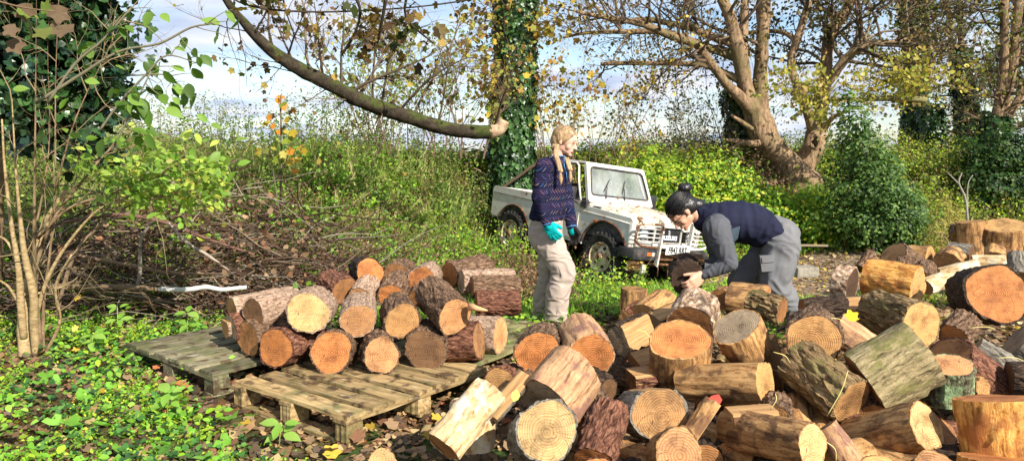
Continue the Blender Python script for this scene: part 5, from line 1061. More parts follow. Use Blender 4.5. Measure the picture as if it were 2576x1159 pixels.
# --- twiggy bush with a bit of ivy left of that trunk
rng = np.random.default_rng(5); P0 = at(1860, 470, 13.8); T = Tubes(); tips = []
for _ in range(26):
    a = rng.uniform(-1, 1); grow(T, np.array(P0)+[rng.uniform(-.5, .6), rng.uniform(-.3, .3), -.5], [-.75+.55*a, 0, 1.], rng.uniform(1.4, 2.6), .016, 2, rng, tips, up=.1, nb=5, spread=.6)
b = tree('thicket of thin bare twigs rising left of the big forked tree', [[(*P0, 1)]], None, cat='bush', name='twiggy_bush'); o1 = T.build('twigs', MTWIG); o1['kind'] = 'stuff'
o2 = tips_leaves('foliage', tips, 3800, .05, .055, 'diamond', [(.1, .09, .04), (.16, .12, .05), (.05, .07, .03)], rng, MDRY); o2['kind'] = 'stuff'; keep(b, [o1, o2])
pth = smooth_path(pxp([(1900, 470, 26), (1885, 380, 22), (1872, 300, 18), (1860, 215, 8)], 14.1), 6); T = Tubes(); T.add(pth, 8, (.1, .07, .05)); b = tree('dark ivy column standing behind the left side of the big forked tree', [pth], None, cat='ivy', name='ivy_column')
keep(b, [T.build('stem', MTWIG), ivy_on('ivy', pth, 3600, .3, rng, .085)])
# --- ivy clad trunk in the middle
rng = np.random.default_rng(8); YI = 12.2
pth = smooth_path(pxp([(1286, 500, 34), (1284, 420, 36), (1288, 320, 36), (1293, 220, 34), (1297, 120, 32), (1301, 20, 31), (1303, -80, 30), (1306, -200, 28)], YI), 5)
T = Tubes(); T.add(pth, 14, rough=.1); root = tree('tall trunk wrapped in dark green ivy, directly behind the cut end of the low branch', [pth], None, name='ivy_clad_tree')
iv = ivy_on('ivy', pth, 15000, .17, rng, .085, DARKG+[(.05, .12, .03), (.07, .15, .04)]); iv['kind'] = 'stuff'
T2 = Tubes(); tips = []
for _ in range(50):
    p, d, r = on_path(pth, rng.uniform(.35, 1)); s = np.array([rng.choice([-1, -1, 1])*1., rng.uniform(-.9, -.1), rng.uniform(-.3, .5)]); grow(T2, p, s, rng.uniform(.5, 1.15), .012, 2, rng, tips, up=-.05, nb=4, spread=.8)
tw = T2.build('twigs', MTWIG); tw['kind'] = 'stuff'; cr_ = tips_leaves('autumn_leaves', tips, 1050, .09, .095, 'maple', AUT+[(.28, .26, .05), (.35, .3, .06)], rng, MDRY); cr_['kind'] = 'stuff'
keep(root, [T.build('trunk', MTRUNK), iv, tw, cr_])
# --- low hanging branch with a sawn end
rng = np.random.default_rng(9); YB = 8.7
bp = pxp([(1268, 303, 17.5, -.05), (1258, 322, 20, 0), (1235, 332, 21, 0), (1190, 332, 22), (1130, 325, 22), (1080, 312, 22), (1030, 295, 22), (970, 275, 23), (900, 250, 24), (830, 212, 22), (760, 178, 22), (700, 140, 19), (650, 98, 16), (610, 52, 13), (575, 10, 11), (540, -50, 10)], YB, -.6)
bp = smooth_path(bp, 6); bp[:, 3] *= .8; T = Tubes(); T.add(bp[12:], 16, rough=.09, seed=2); root = tree('long mossy branch sweeping down from upper left, its peeled end before the ivy trunk', [bp[::-1]], None, cat='branch', name='low_branch')
limb = T.build('limb', MMOSS); T = Tubes(); T.add(bp[:14], 16, rough=.04, seed=2); pe = T.build('peeled_end', MPEEL)
T = Tubes(); tips = []
for x0, y0, x1, y1, r0 in ((780, 190, 745, -30, 5), (800, 200, 850, 90, 6), (815, 205, 800, 0, 4), (690, 130, 640, -20, 5), (740, 165, 690, 0, 4), (905, 240, 985, 100, 6), (940, 260, 900, 60, 4), (1000, 285, 1130, 90, 5), (1040, 290, 1180, 60, 5), (860, 225, 880, -10, 5),
                           (1100, 315, 1160, 130, 4), (960, 265, 1010, 20, 4), (880, 235, 1080, 120, 6), (640, 90, 700, -40, 4), (1150, 322, 1120, 180, 3), (1240, 325, 1262, 190, 5), (1250, 320, 1300, 230, 3), (720, 150, 760, 20, 4), (850, 222, 760, 60, 3)):
    q_ = at(x0, y0, YB-.35*(1-(x0-600)/700)); q2 = at(x1, y1, YB+rng.uniform(-.7, .7)); dd = np.array(q2-q_); L = np.linalg.norm(dd); grow(T, q_, dd/L, L, r0*YB/F*.8, 2, rng, tips, up=.08, nb=6, spread=.55, wob=.2, shrink=.42)
for _ in range(16):
    p, d, r = on_path(bp, rng.uniform(.45, .98)); grow(T, p, [rng.uniform(-.9, .1), rng.uniform(-.3, .3), rng.uniform(-.7, .5)], rng.uniform(.5, 1.1), .007, 2, rng, tips, up=.0, nb=4, spread=.5, wob=.3, shrink=.5)
tw = T.build('shoots', MTWIG); tw['kind'] = 'stuff'; lf = tips_leaves('leaves', tips, 400, .03, .065, 'maple', [(.12, .07, .035), (.18, .12, .04), (.08, .05, .03), (.3, .24, .05), (.16, .17, .04)], rng, MDRY, face=np.tile([0, 0, -1.], (400, 1))); lf['kind'] = 'stuff'
keep(root, [limb, pe, tw, lf])
# --- overhanging maple twigs at the top edge, with big individual leaves
def leaf_protos(kind, cols, mat, n=4):
    out = []
    for i in range(n):
        o = leaves('leaf_shape', [(0, 0, 0)], 1., kind, [cols[i % len(cols)]], np.array([[0, 0, 1.]]), 0, mat, seed=i, varia=0, face=np.array([[0, 1., 0]])); out.append(o.data); bpy.data.objects.remove(o)
    return out
def leaf_parts(root, name, P, N_, D_, size, protos, rng):
    inv = Matrix.Translation(-Vector(root.location))
    for p, nn, dd in zip(P, N_, D_):
        z = Vector(nn).normalized(); y = Vector(dd); y = (y-z*y.dot(z)); y = y.normalized() if y.length > 1e-4 else z.orthogonal().normalized(); x = y.cross(z)
        o = bpy.data.objects.new(name, protos[rng.integers(len(protos))]); COL.objects.link(o); o.parent = root
        s = size*rng.uniform(.75, 1.25); o.matrix_local = inv @ Matrix.Translation(Vector(p)) @ Matrix((x, y, z)).transposed().to_4x4() @ Matrix.Scale(s, 4)
rng = np.random.default_rng(31); T = Tubes(); tips = []
for pts in ([(520, -80, 3), (600, 5, 2.5), (760, 30, 2.5), (1000, 22, 2), (1180, 0, 2), (1300, -30, 1.5)], [(860, -60, 5), (905, 20, 4), (890, 90, 3), (860, 140, 2)], [(980, -60, 5), (960, 60, 4), (945, 130, 2)], [(1040, -60, 4), (1020, 40, 3), (1090, 110, 2)], [(700, -60, 3), (720, 30, 2), (745, 100, 1.5)]):
    P = smooth_path(pxp(pts, 6.2, .4), 5); T.add(P, 6, (.07, .05, .035))
    for _ in range(9): p, d, r = on_path(P, rng.uniform(.15, 1)); grow(T, p, [rng.uniform(-1, 1), rng.uniform(-.6, .6), rng.uniform(-.6, .5)], rng.uniform(.15, .4), .004, 1, rng, tips, up=-.1, nb=3)
root = tree('maple twigs with dark lobed leaves hanging from the top edge over the branch', [[(*at(950, -60, 6.2), 1)]], None, cat='branch', name='maple_twigs')
tw = T.build('twigs', MTWIG); lf = tips_leaves('small_leaves', tips, 190, .06, .07, 'maple', [(.1, .06, .03), (.16, .1, .03), (.07, .08, .025), (.25, .17, .04)], rng, MDRY); lf['kind'] = 'stuff'; keep(root, [tw, lf])
tp = np.array(tips)[rng.integers(0, len(tips), 22)]+rng.normal(size=(22, 3))*.03
leaf_parts(root, 'leaf', tp, rng.normal(size=(22, 3))+[0, -.8, 0], rng.normal(size=(22, 3))*.4+[0, 0, -1], .12, leaf_protos('maple', [(.03, .05, .012), (.06, .04, .02), (.06, .08, .02), (.12, .08, .02)], MLEAF), rng)
# --- right hand group of ivy covered trees
def ivy_tree(label, paths, seed, Y, ivy_top, n_ivy, crown_n, L0=1.5, crown_cols=OLIVE, twig=18):
    rng = np.random.default_rng(seed); T = Tubes(); PP = [smooth_path(pxp(b, Y), 5) for b in paths]
    for i, P in enumerate(PP): T.add(P, 10, rough=.08, seed=i)
    root = tree(label, [PP[0]], None, group='ivy covered trees at the right'); T2 = Tubes(); tips = []
    for P in PP:
        for _ in range(twig):
            p, d, r = on_path(P, rng.uniform(.35, 1)); d = d/np.linalg.norm(d); s = rng.normal(size=3); s[2] *= .5; grow(T2, p, s+d*.4, L0*rng.uniform(.4, 1.1), min(.025, r*.4), 2, rng, tips, up=.1, nb=4)
    tw = T2.build('twigs', MTWIG); tw['kind'] = 'stuff'; obs = [T.build('trunk', MTRUNK), tw]
    cr_ = tips_leaves('crown', tips, crown_n, .13, .08, 'diamond', crown_cols, rng, MLEAF); cr_['kind'] = 'stuff'; obs.append(cr_)
    for P, (a, b, n) in zip(PP, ivy_top):
        if n: q_ = P[int(a*(len(P)-1)):int(b*(len(P)-1))+2]; iv = ivy_on('ivy', q_, n, .16, rng, .1); iv['kind'] = 'stuff'; obs.append(iv)
    keep(root, obs); return root
ivy_tree('tall straight ivy clad trunk, left of the flat topped pollard stump', [[Z5(205, 930, 34), Z5(215, 700, 30), Z5(222, 450, 30), Z5(232, 250, 28), Z5(215, 80, 34), Z5(205, -150, 28)], [Z5(225, 260, 14, .1), Z5(250, 130, 13), Z5(300, 0, 11), Z5(340, -140, 9)]], 41, 15.5, [(0, .98, 4200), (0, .1, 0)], 0, 1800, 1.6)
ivy_tree('short pollard stump smothered in ivy with a flat sawn top', [[Z5(330, 980, 30), Z5(325, 800, 27), Z5(305, 650, 26), Z5(293, 525, 25)]], 42, 15, [(0, .95, 3000)], 0, 300, .5, twig=4)
ivy_tree('slender twin stemmed tree with ivy up to its fork', [[Z5(450, 960, 42), Z5(470, 780, 32), Z5(482, 600, 24), Z5(465, 400, 18), Z5(455, 200, 14), Z5(450, 0, 13), Z5(445, -150, 11)], [Z5(445, 300, 12, .1), Z5(405, 200, 12), Z5(395, 80, 13), Z5(365, -30, 10), Z5(350, -150, 8)], [Z5(510, 800, 14), Z5(540, 680, 10), Z5(580, 560, 8)]], 43, 16, [(0, .62, 3600), (0, .1, 0), (0, .98, 800)], 0, 2200, 1.5)
ivy_tree('three stemmed tree at the right edge with ivy round its leaning base', [[Z5(520, 1010, 60), Z5(570, 860, 48), Z5(620, 700, 34), Z5(650, 500, 24), Z5(672, 300, 21), Z5(672, 0, 20), Z5(672, -150, 18)], [Z5(640, 700, 26, .1), Z5(690, 480, 22), Z5(722, 300, 22), Z5(735, 100, 22), Z5(760, -100, 20)], [Z5(640, 740, 22, .2), Z5(700, 580, 20), Z5(780, 440, 18), Z5(860, 300, 16)], [Z5(660, 700, 10, 0), Z5(720, 650, 9), Z5(800, 600, 8)]], 44, 14.5, [(0, .42, 4200), (0, .1, 0), (0, .1, 0), (0, .1, 0)], 0, 1700, 1.5)
ivy_tree('dense dark tree partly cut off by the right edge behind the three stemmed tree', [[(2640, 520, 26), (2630, 300, 20), (2610, 100, 18), (2600, -80, 14)], [(2630, 330, 12), (2590, 240, 9), (2540, 190, 6)]], 45, 16.8, [(0, .9, 3000), (0, .1, 0)], 0, 3000, 1.6)
# --- arching yellow leaved branch in front of those trees
rng = np.random.default_rng(51); T = Tubes(); tips = []
for pts in ([(1990, 300, 5), (2060, 255, 5), (2160, 250, 6), (2260, 248, 7), (2330, 252, 8)], [(2040, 330, 3), (2070, 260, 3), (2110, 200, 2)], [(2160, 250, 4), (2230, 205, 3), (2330, 190, 2)], [(2230, 248, 4), (2320, 210, 3), (2420, 225, 2)], [(2060, 256, 3), (2000, 230, 2), (1960, 240, 2)]):
    P = smooth_path(pxp(pts, 11.4), 5); T.add(P, 7, (.24, .22, .09))
    for _ in range(26): p, d, r = on_path(P, rng.uniform(.1, 1)); grow(T, p, [rng.uniform(-1, 1), rng.uniform(-.8, .8), rng.uniform(-.2, .9)], rng.uniform(.2, .5), .006, 2, rng, tips, up=.0, nb=3, col=(.2, .16, .07))
root = tree('sawn horizontal branch full of yellowing leaves above the green bush', [[(*at(2330, 252, 11.4), 1)]], None, cat='branch', name='leafy_branch'); tw = T.build('twigs', MTWIG); tw['kind'] = 'stuff'
lf = tips_leaves('leaves', tips, 1800, .05, .07, 'oval', [(.38, .33, .07), (.46, .38, .08), (.3, .28, .07), (.34, .22, .08), (.22, .24, .05)], rng); lf['kind'] = 'stuff'; keep(root, [tw, lf])
# --- bushes: foliage through an uneven volume
def bush(label, blobs, n, size, cols, seed, kind='oval', mat=MLEAF, cat='bush', name='bush', stems=16, inner=.35, group=None):
    rng = np.random.default_rng(seed); w = np.array([b[3]*b[4]*b[5] for b in blobs]); pick = rng.choice(len(blobs), n, p=w/w.sum()); B_ = np.array(blobs)[pick]
    u = rng.normal(size=(n, 3)); u /= np.linalg.norm(u, axis=1)[:, None]; rr = rng.uniform(inner, 1, n)**.6
    lump = np.array([1+.75*noise.noise(Vector(b[:3])+Vector(v)*2.6)+.4*noise.noise(Vector(b[:3])*3+Vector(v)*7) for b, v in zip(B_, u)])
    P = B_[:, :3]+u*B_[:, 3:6]*(rr*lump)[:, None]; gz = H(P[:, 0], P[:, 1]); P[:, 2] = np.maximum(P[:, 2], gz+.02)
    base = Vector((np.mean([b[0] for b in blobs]), np.mean([b[1] for b in blobs]), 0)); base.z = float(H(base.x, base.y))
    root = empty(name, base); tag(root, label, cat, group); nn = u+np.array([0, -.2, .5])
    lf = leaves('foliage', P, size, kind, cols, nn, .75, mat, rng=rng); lf['kind'] = 'stuff'
    T = Tubes()
    for _ in range(stems):
        b = blobs[rng.integers(len(blobs))]; e = np.array(b[:3])+rng.normal(size=3)*np.array(b[3:6])*.5; s = np.array([base.x, base.y, base.z])+rng.normal(size=3)*[.25, .2, 0]; m = (s+e)/2+[0, 0, .15]; T.add([(*s, .018), (*m, .012), (*e, .004)], 5, BARKC[rng.integers(3)])
    st = T.build('stem', MTWIG); keep(root, [lf, st]); return root
def bl(px, py, Y, rx, ry, rz): P = at(px, py, Y); return (P.x, P.y, P.z, rx, ry, rz)
bush('tall glossy green evergreen bush in front of the trees, right of the bending man', [bl(2205, 565, 10.9, .74, .7, .5), bl(2190, 480, 10.9, .62, .6, .5), bl(2165, 390, 10.9, .45, .42, .48), bl(2148, 315, 10.9, .27, .27, .4), bl(2275, 530, 10.8, .38, .4, .4), bl(2130, 250, 10.9, .12, .12, .2), bl(2230, 420, 10.9, .22, .25, .3)], 14000, .052, [(.035, .085, .02), (.06, .12, .03), (.025, .055, .015), (.11, .19, .05), (.16, .24, .07)], 61)
bush('bright lime and yellow bramble mound behind the white car', [bl(1700, 470, 12.3, .9, .6, .42), bl(1780, 450, 12.3, .7, .6, .42), bl(1640, 440, 12.6, .7, .5, .4), bl(1850, 480, 12.2, .5, .5, .35), bl(1740, 520, 11.9, .8, .5, .35)], 17000, .055, LIME+[(.1, .18, .03), (.2, .24, .06)], 62)
bush('green and yellow bramble patch right of the bending man, under the big forked tree', [bl(1950, 540, 11.8, .6, .5, .35), bl(2030, 520, 12, .5, .5, .35), bl(1900, 510, 12.3, .5, .5, .3), bl(2050, 580, 11.4, .45, .4, .25)], 8000, .065, LIME+GRN, 63)
bush('dark shaded bush at the right edge beneath the three stemmed tree', [bl(2520, 400, 13.4, .8, .6, .6), bl(2590, 440, 13.2, .8, .6, .7), bl(2500, 470, 13, .6, .5, .4)], 9000, .07, DARKG+[(.06, .1, .03), (.1, .14, .04)], 64)
bush('tawny dry grass and bramble clump right of the evergreen bush', [bl(2375, 560, 10.6, .28, .3, .38), bl(2350, 600, 10.4, .25, .3, .22), bl(2410, 590, 10.6, .25, .3, .25)], 2600, .07, [(.42, .3, .12), (.5, .38, .14), (.3, .24, .08), (.25, .28, .06)], 65, 'blade')
bush('olive hedge topped by the skyline, behind the windscreen of the white car', [bl(1400+i*75, 415+8*math.sin(i*2), 13.6, .6, .5, .34) for i in range(8)], 15000, .06, OLIVE+LIME[:3], 66, cat='hedge', name='hedge')
bush('olive green scrub on the bank just left of the ivy trunk', [bl(1100+i*55, 408+6*math.sin(i*2), 12.6, .5, .4, .25) for i in range(4)], 4200, .055, OLIVE+GRN, 69)
bush('brown dead brushwood under the big forked tree, left of its root', [bl(1880, 450, 12.9, .5, .4, .45), bl(1930, 480, 12.7, .4, .4, .3)], 3000, .05, BRN, 67, 'diamond', MDRY)
bush('dark hedge under the ivy covered trees', [bl(2300+i*60, 508+8*math.sin(i*3), 14.2, .6, .5, .2) for i in range(6)], 9000, .06, OLIVE+DARKG+[(.2, .12, .05)], 68, cat='hedge', name='hedge')
# --- dead white sapling
rng = np.random.default_rng(3); T = Tubes(); T.add(smooth_path(pxp([Z5(490, 1120, 7), Z5(478, 1000, 6), Z5(445, 920, 5), Z5(460, 870, 3)], 9.6), 5), 6, (.36, .33, .27)); T.add(smooth_path(pxp([Z5(445, 925, 4), Z5(410, 890, 3), Z5(385, 865, 2)], 9.6), 4), 5, (.36, .33, .27)); T.add(smooth_path(pxp([Z5(488, 1060, 4), Z5(490, 930, 3), Z5(515, 880, 2)], 9.6), 4), 5, (.34, .31, .25))
tag(T.build('dead_sapling', MTWIG), 'thin dead pale sapling forking in front of the dark hedge', 'sapling')
# --- left edge: dark ivy tree and coppiced shrub
rng = np.random.default_rng(71); pth = smooth_path(pxp([(-40, 900, 30), (-20, 600, 24), (-5, 350, 17), (6, 120, 14), (10, -60, 12)], 5.9), 5); T = Tubes(); T.add(pth, 12, rough=.06)
root = tree('dark ivy laden tree at the upper left edge', [pth], None, name='ivy_clad_tree'); T2 = Tubes(); tips = []
for _ in range(60):
    p, d, r = on_path(pth, rng.uniform(.58, 1)); grow(T2, p, [rng.uniform(.3, 1), rng.uniform(-.5, .6), rng.uniform(-.5, .8)], rng.uniform(.4, .78), .012, 2, rng, tips, up=.05, nb=4)
tw = T2.build('twigs', MTWIG); tw['kind'] = 'stuff'; n = 12000; tp = np.array(tips); P = tp[rng.integers(0, len(tp), n)]+rng.normal(size=(n, 3))*.07
lf = leaves('foliage', P, .085, 'ivy', DARKG+[(.02, .06, .03)], np.tile([.1, -.6, .5], (n, 1)), .8, MIVY, rng=rng); lf['kind'] = 'stuff'; keep(root, [T.build('trunk', MTRUNK), tw, lf])
k = M('bark_hazel', .8, .2); n = k.noise(k.map(k.co(), (1, 1, 2.5)), 22, 5, .7); k.col(k.ramp(n, [(.35, (.2, .13, .06)), (.6, (.42, .31, .16)), (.8, (.5, .4, .24))])); k.bump(n, .5, .006); MHAZ = k.m
rng = np.random.default_rng(72); YH = 5.25; root = None; T = Tubes(); tips = []; obs = []
ST_ = [[(66, 905, 17), (60, 830, 16), (66, 760, 16), (78, 700, 15), (92, 640, 12), (118, 560, 11), (165, 478, 9)], [(92, 900, 10), (86, 820, 10), (84, 740, 10), (62, 640, 8), (50, 540, 6), (40, 430, 4), (30, 250, 3)], [(60, 850, 9), (52, 760, 9), (48, 680, 8), (28, 560, 6), (12, 420, 5), (5, 300, 4)],
       [(105, 880, 7), (96, 800, 6), (88, 700, 6), (86, 560, 6), (88, 400, 5), (90, 180, 4), (92, -40, 3)], [(108, 890, 6), (110, 760, 5), (125, 640, 4), (138, 480, 4), (140, 200, 4), (150, -50, 3)], [(84, 820, 7), (120, 700, 6), (180, 600, 5), (260, 520, 4), (360, 500, 3), (470, 495, 2)], [(80, 700, 7), (130, 560, 6), (220, 440, 5), (290, 365, 5), (370, 335, 3)],
       [(112, 895, 6), (150, 810, 5), (140, 720, 4), (180, 640, 3)], [(46, 760, 5), (20, 720, 4), (-10, 700, 3)], [(60, 740, 5), (110, 735, 4), (170, 715, 3)], [(75, 640, 4), (110, 470, 4), (125, 330, 3), (120, 120, 3), (130, -40, 2)], [(95, 600, 5), (180, 520, 4), (330, 470, 3), (480, 400, 2)], [(140, 470, 5), (190, 300, 4), (260, 150, 3), (320, 30, 2)], [(60, 700, 5), (20, 610, 4), (-20, 590, 3)]]
T0 = Tubes(); PP = []
for i, b in enumerate(ST_):
    P = smooth_path(pxp(b, YH, rng.uniform(-.3, .3)), 6); P[:, 3] *= np.clip(.95-.45*(P[:, 2]-.7), .3, 1)*(1 if i < 3 else .8); PP.append(P); T0 = Tubes(); T0.add(P, 9, rough=.06, seed=i); obs.append(T0.build('stem', MHAZ if i in (0, 1, 2, 5, 7, 8, 9, 13) else MTRUNK))
for i in (5, 6, 11, 0, 12, 1, 3, 4, 10, 7, 9):
    for _ in range(9 if i in (5, 6, 11, 12) else 5):
        p, d, r = on_path(PP[i], rng.uniform(.3, 1)); d = d/np.linalg.norm(d); s = rng.normal(size=3)*[1, .5, .8]; grow(T, p, d*.9+s*.5, rng.uniform(.25, .7), .005, 1, rng, tips if i in (5, 6, 11, 0) else [], up=.02, nb=4, col=(.3, .22, .12))
root = tree('coppiced shrub with pale bare stems at the left edge, green leaves spreading right', [PP[0]], None, cat='shrub', name='coppiced_shrub')
tw = T.build('twigs', MTWIG); tw['kind'] = 'stuff'; keep(root, obs+[tw])
PR = leaf_protos('ovate', [(.2, .32, .05), (.32, .44, .08), (.26, .38, .07), (.4, .46, .1), (.14, .24, .04)], MLEAF, 5)
tp = np.array([t_ for t_ in tips if t_[2] > 1.0]); n = 190; P = tp[rng.integers(0, len(tp), n)]+rng.normal(size=(n, 3))*.04
leaf_parts(root, 'leaf', P, rng.normal(size=(n, 3))*.6+[0, -.5, .7], rng.normal(size=(n, 3))*.6+[.8, 0, -.3], .085, PR, rng)
P = np.array([at(rng.uniform(260, 560), rng.uniform(390, 520), YH+rng.uniform(-.3, .5)) for _ in range(650)]); lf = leaves('small_leaves', P, .06, 'oval', [(.2, .32, .05), (.32, .44, .08), (.14, .24, .04), (.38, .36, .08)], np.tile([0, -.4, .8], (650, 1)), .8, MLEAF, rng=rng, face=np.tile([1, 0, -.3], (650, 1))); lf['kind'] = 'stuff'; keep(root, [lf])
# --- near overhanging spray of large leaves, upper left
rng = np.random.default_rng(75); T = Tubes(); tips = []
SP = [[(120, 260, 4), (190, 160, 3.5), (260, 100, 3), (330, 20, 2)], [(90, 260, 4), (200, 190, 4), (300, 130, 3), (400, 110, 3), (480, 70, 2.5), (540, 60, 2)], [(250, 330, 3), (300, 260, 3), (370, 185, 2.5), (420, 140, 2), (500, 160, 1.5)], [(330, 190, 2), (420, 190, 2), (440, 230, 1.5)], [(280, 380, 3), (320, 300, 2), (380, 180, 2)]]
for b in SP:
    P = smooth_path(pxp(b, 4.3), 5); T.add(P, 6, (.22, .2, .13))
    for _ in range(9): p, d, r = on_path(P, rng.uniform(.2, 1)); Pp, de = bend(p, [rng.uniform(-.2, 1), rng.uniform(-.5, .5), rng.uniform(-.5, .5)], rng.uniform(.06, .2), 3, rng, .3, -.3); T.add(np.c_[Pp, np.linspace(.003, .0015, 4)], 4, (.2, .2, .1)); tips += list(Pp[2:])
root = tree('drooping spray of large pointed green leaves against the sky, upper left', [[(*at(90, 260, 4.3), 1)]], None, cat='branch', name='leafy_spray'); keep(root, [T.build('twig', MTWIG)])
tp = np.array(tips); n = 85; P = tp[rng.integers(0, len(tp), n)]+rng.normal(size=(n, 3))*.02
leaf_parts(root, 'leaf', P, rng.normal(size=(n, 3))*.7+[.1, -.8, .2], rng.normal(size=(n, 3))*.35+[.3, 0, -.9], .088, leaf_protos('ovate', [(.1, .19, .03), (.14, .24, .04), (.07, .13, .02), (.18, .28, .06)], MLEAF), rng)
# dead blotched maple leaves at the very corner
root = tree('blotched fading maple leaves in the top left corner', [[(*at(40, -20, 4.0), 1)]], None, cat='leaves', name='maple_twigs'); T = Tubes(); T.add(smooth_path(pxp([(-20, 0, 3), (60, 20, 2), (140, 30, 1.5)], 4.0), 4), 5, (.2, .13, .08)); keep(root, [T.build('twig', MTWIG)])
P = [at(x, y, 4.0+rng.uniform(-.2, .2)) for x, y in ((40, 20), (75, 45), (20, 60), (100, 20), (130, 55), (60, 5), (150, 10), (110, 70), (30, 95), (170, 60))]
leaf_parts(root, 'leaf', P, rng.normal(size=(10, 3))*.4+[0, -1, .2], rng.normal(size=(10, 3))*.3+[.2, 0, -.9], .095, leaf_protos('maple', [(.26, .18, .11), (.18, .12, .07), (.18, .2, .05), (.12, .17, .03)], MDRY), rng)
# --- maple sapling with orange leaves on the bank
rng = np.random.default_rng(78); YS_ = 8.2; T = Tubes(); tips = []; T.add(smooth_path(pxp([(705, 520, 3), (708, 400, 2.5), (706, 260, 2), (708, 235, 1)], YS_), 5), 5, (.2, .14, .08))
root = tree('thin maple sapling with orange yellow leaves on the bank', [[(*at(705, 520, YS_), 1)]], None, cat='sapling', name='maple_sapling'); keep(root, [T.build('stem', MTWIG)])
pos = [(672, 290), (668, 305), (690, 310), (700, 355), (712, 350), (725, 335), (735, 325), (705, 380), (720, 385), (742, 395), (690, 335), (715, 300), (700, 270), (730, 275), (708, 240), (738, 425), (728, 405), (716, 412), (694, 392), (750, 370), (680, 370), (760, 370), (650, 370), (720, 255), (690, 250), (735, 345), (712, 325)]
P = [at(x, y, YS_+rng.uniform(-.2, .2)) for x, y in pos]
leaf_parts(root, 'leaf', P, rng.normal(size=(len(P), 3))*.4+[0, -1, .3], rng.normal(size=(len(P), 3))*.5+[.2, 0, -.9], .09, leaf_protos('maple', [(.55, .38, .05), (.5, .42, .08), (.3, .36, .05), (.5, .2, .03)], MLEAF), rng)
# ---------------------------------------------------------------- undergrowth (uncountable)
def weeds(name, label, n, xr, yr, hr, per, size, cols, seed, kind='diamond', cat='weeds', cond=None, mat=MLEAF, stems=True, lean=.25, stemcol=(.2, .17, .09)):
    rng = np.random.default_rng(seed); x = rng.uniform(*xr, n); y = rng.uniform(*yr, n)
    den = np.array([noise.noise(Vector((a*.9, b*.9, seed))) for a, b in zip(x, y)]); kk = den+rng.uniform(-.5, .5, n) > -.25
    if cond is not None: kk &= cond(x, y)
    x, y, den = x[kk], y[kk], den[kk]; n = len(x); z = H(x, y); h = rng.uniform(*hr, n)*(1+.5*den); dx = rng.normal(size=(n, 2))*lean
    per_ = per; t = rng.uniform(.12, 1.05, (n, per_)); P = np.stack([x[:, None]+dx[:, :1]*h[:, None]*t**1.5+rng.normal(size=(n, per_))*size*.6, y[:, None]+dx[:, 1:]*h[:, None]*t**1.5+rng.normal(size=(n, per_))*size*.6, z[:, None]+h[:, None]*t], -1).reshape(-1, 3)
    sz = (size*(1.15-.5*t)).reshape(-1); nr = np.tile([0, -.25, .8], (len(P), 1))
    o = leaves(name, P, sz, kind, cols, nr, .8, mat, rng=rng, varia=.35); tag(o, label, cat, kind='stuff')
    if stems:
        T = Tubes()
        for i in range(0, n, 2): T.add([(x[i], y[i], z[i], .004), (x[i]+dx[i, 0]*h[i]*.35, y[i]+dx[i, 1]*h[i]*.35, z[i]+h[i]*.5, .003), (x[i]+dx[i, 0]*h[i], y[i]+dx[i, 1]*h[i], z[i]+h[i]*1.02, .0015)], 3, stemcol, cap=False)
        s = T.build(name.rstrip('s')+'_stems', MTWIG); tag(s, 'thin upright stems among the '+label, 'stems', kind='stuff')
    return o
left = lambda x, y: (y > 7.75+4.0*sstep(-2.0, .2, x)) 
weeds('bank_weeds', 'green weeds covering the bank behind the brushwood and the car', 4600, (-7.5, 1.5), (7.6, 12.6), (.2, .5), 15, .058, [(.13, .2, .04), (.1, .17, .03), (.2, .27, .05), (.26, .32, .06), (.17, .13, .06)], 81, 'diamond', cond=left)
weeds('skyline_weeds', 'tall weeds standing against the sky on top of the left bank', 950, (-8.5, 1.2), (10.5, 12.6), (.5, 1.15), 26, .055, [(.08, .14, .03), (.12, .2, .04), (.18, .26, .06), (.2, .17, .07)], 82, 'diamond', lean=.15, cond=lambda x, y: y > 10.3+2*sstep(-1.5, .5, x))
weeds('bank_nettles', 'light green nettles lower down the left bank', 1000, (-3.2, 1.0), (7.1, 10.5), (.2, .48), 18, .06, LIME[1:4:2]+GRN, 83, 'oval', cond=lambda x, y: y > 7.3+3*sstep(-1.2, .8, x))
weeds('dry_stalks', 'brown dead stalks and bracken on the left bank', 1500, (-3.5, .6), (7.0, 9.6), (.2, .5), 12, .05, BRN, 84, 'diamond', mat=MDRY, stemcol=(.24, .12, .06))
weeds('hedge_bank', 'mixed green growth on the bank behind the car and trees', 4200, (.5, 9.5), (12.2, 15.5), (.25, .6), 14, .07, OLIVE+LIME[:3], 85, 'diamond')
weeds('car_side_weeds', 'weeds and grass growing round the wheels of the white car', 620, (-1.5, 2.6), (6.9, 9.6), (.1, .28), 10, .055, GRN+LIME[:2], 86, 'oval', cond=lambda x, y: ~((x > 1.3) & (y > 8.6)), stemcol=(.3, .25, .12))
weeds('rear_wheel_weeds', 'tall straggly weeds in front of the rear wheel of the car', 120, (-.75, .35), (9.2, 10.1), (.35, .8), 15, .055, GRN+LIME[:3], 87, 'oval', stemcol=(.36, .26, .14))
weeds('yard_edge_weeds', 'fresh green weeds at the foot of the bushes beyond the yard', 700, (2.6, 9), (10.9, 12.3), (.1, .3), 12, .055, LIME[:3]+GRN, 88, 'oval')
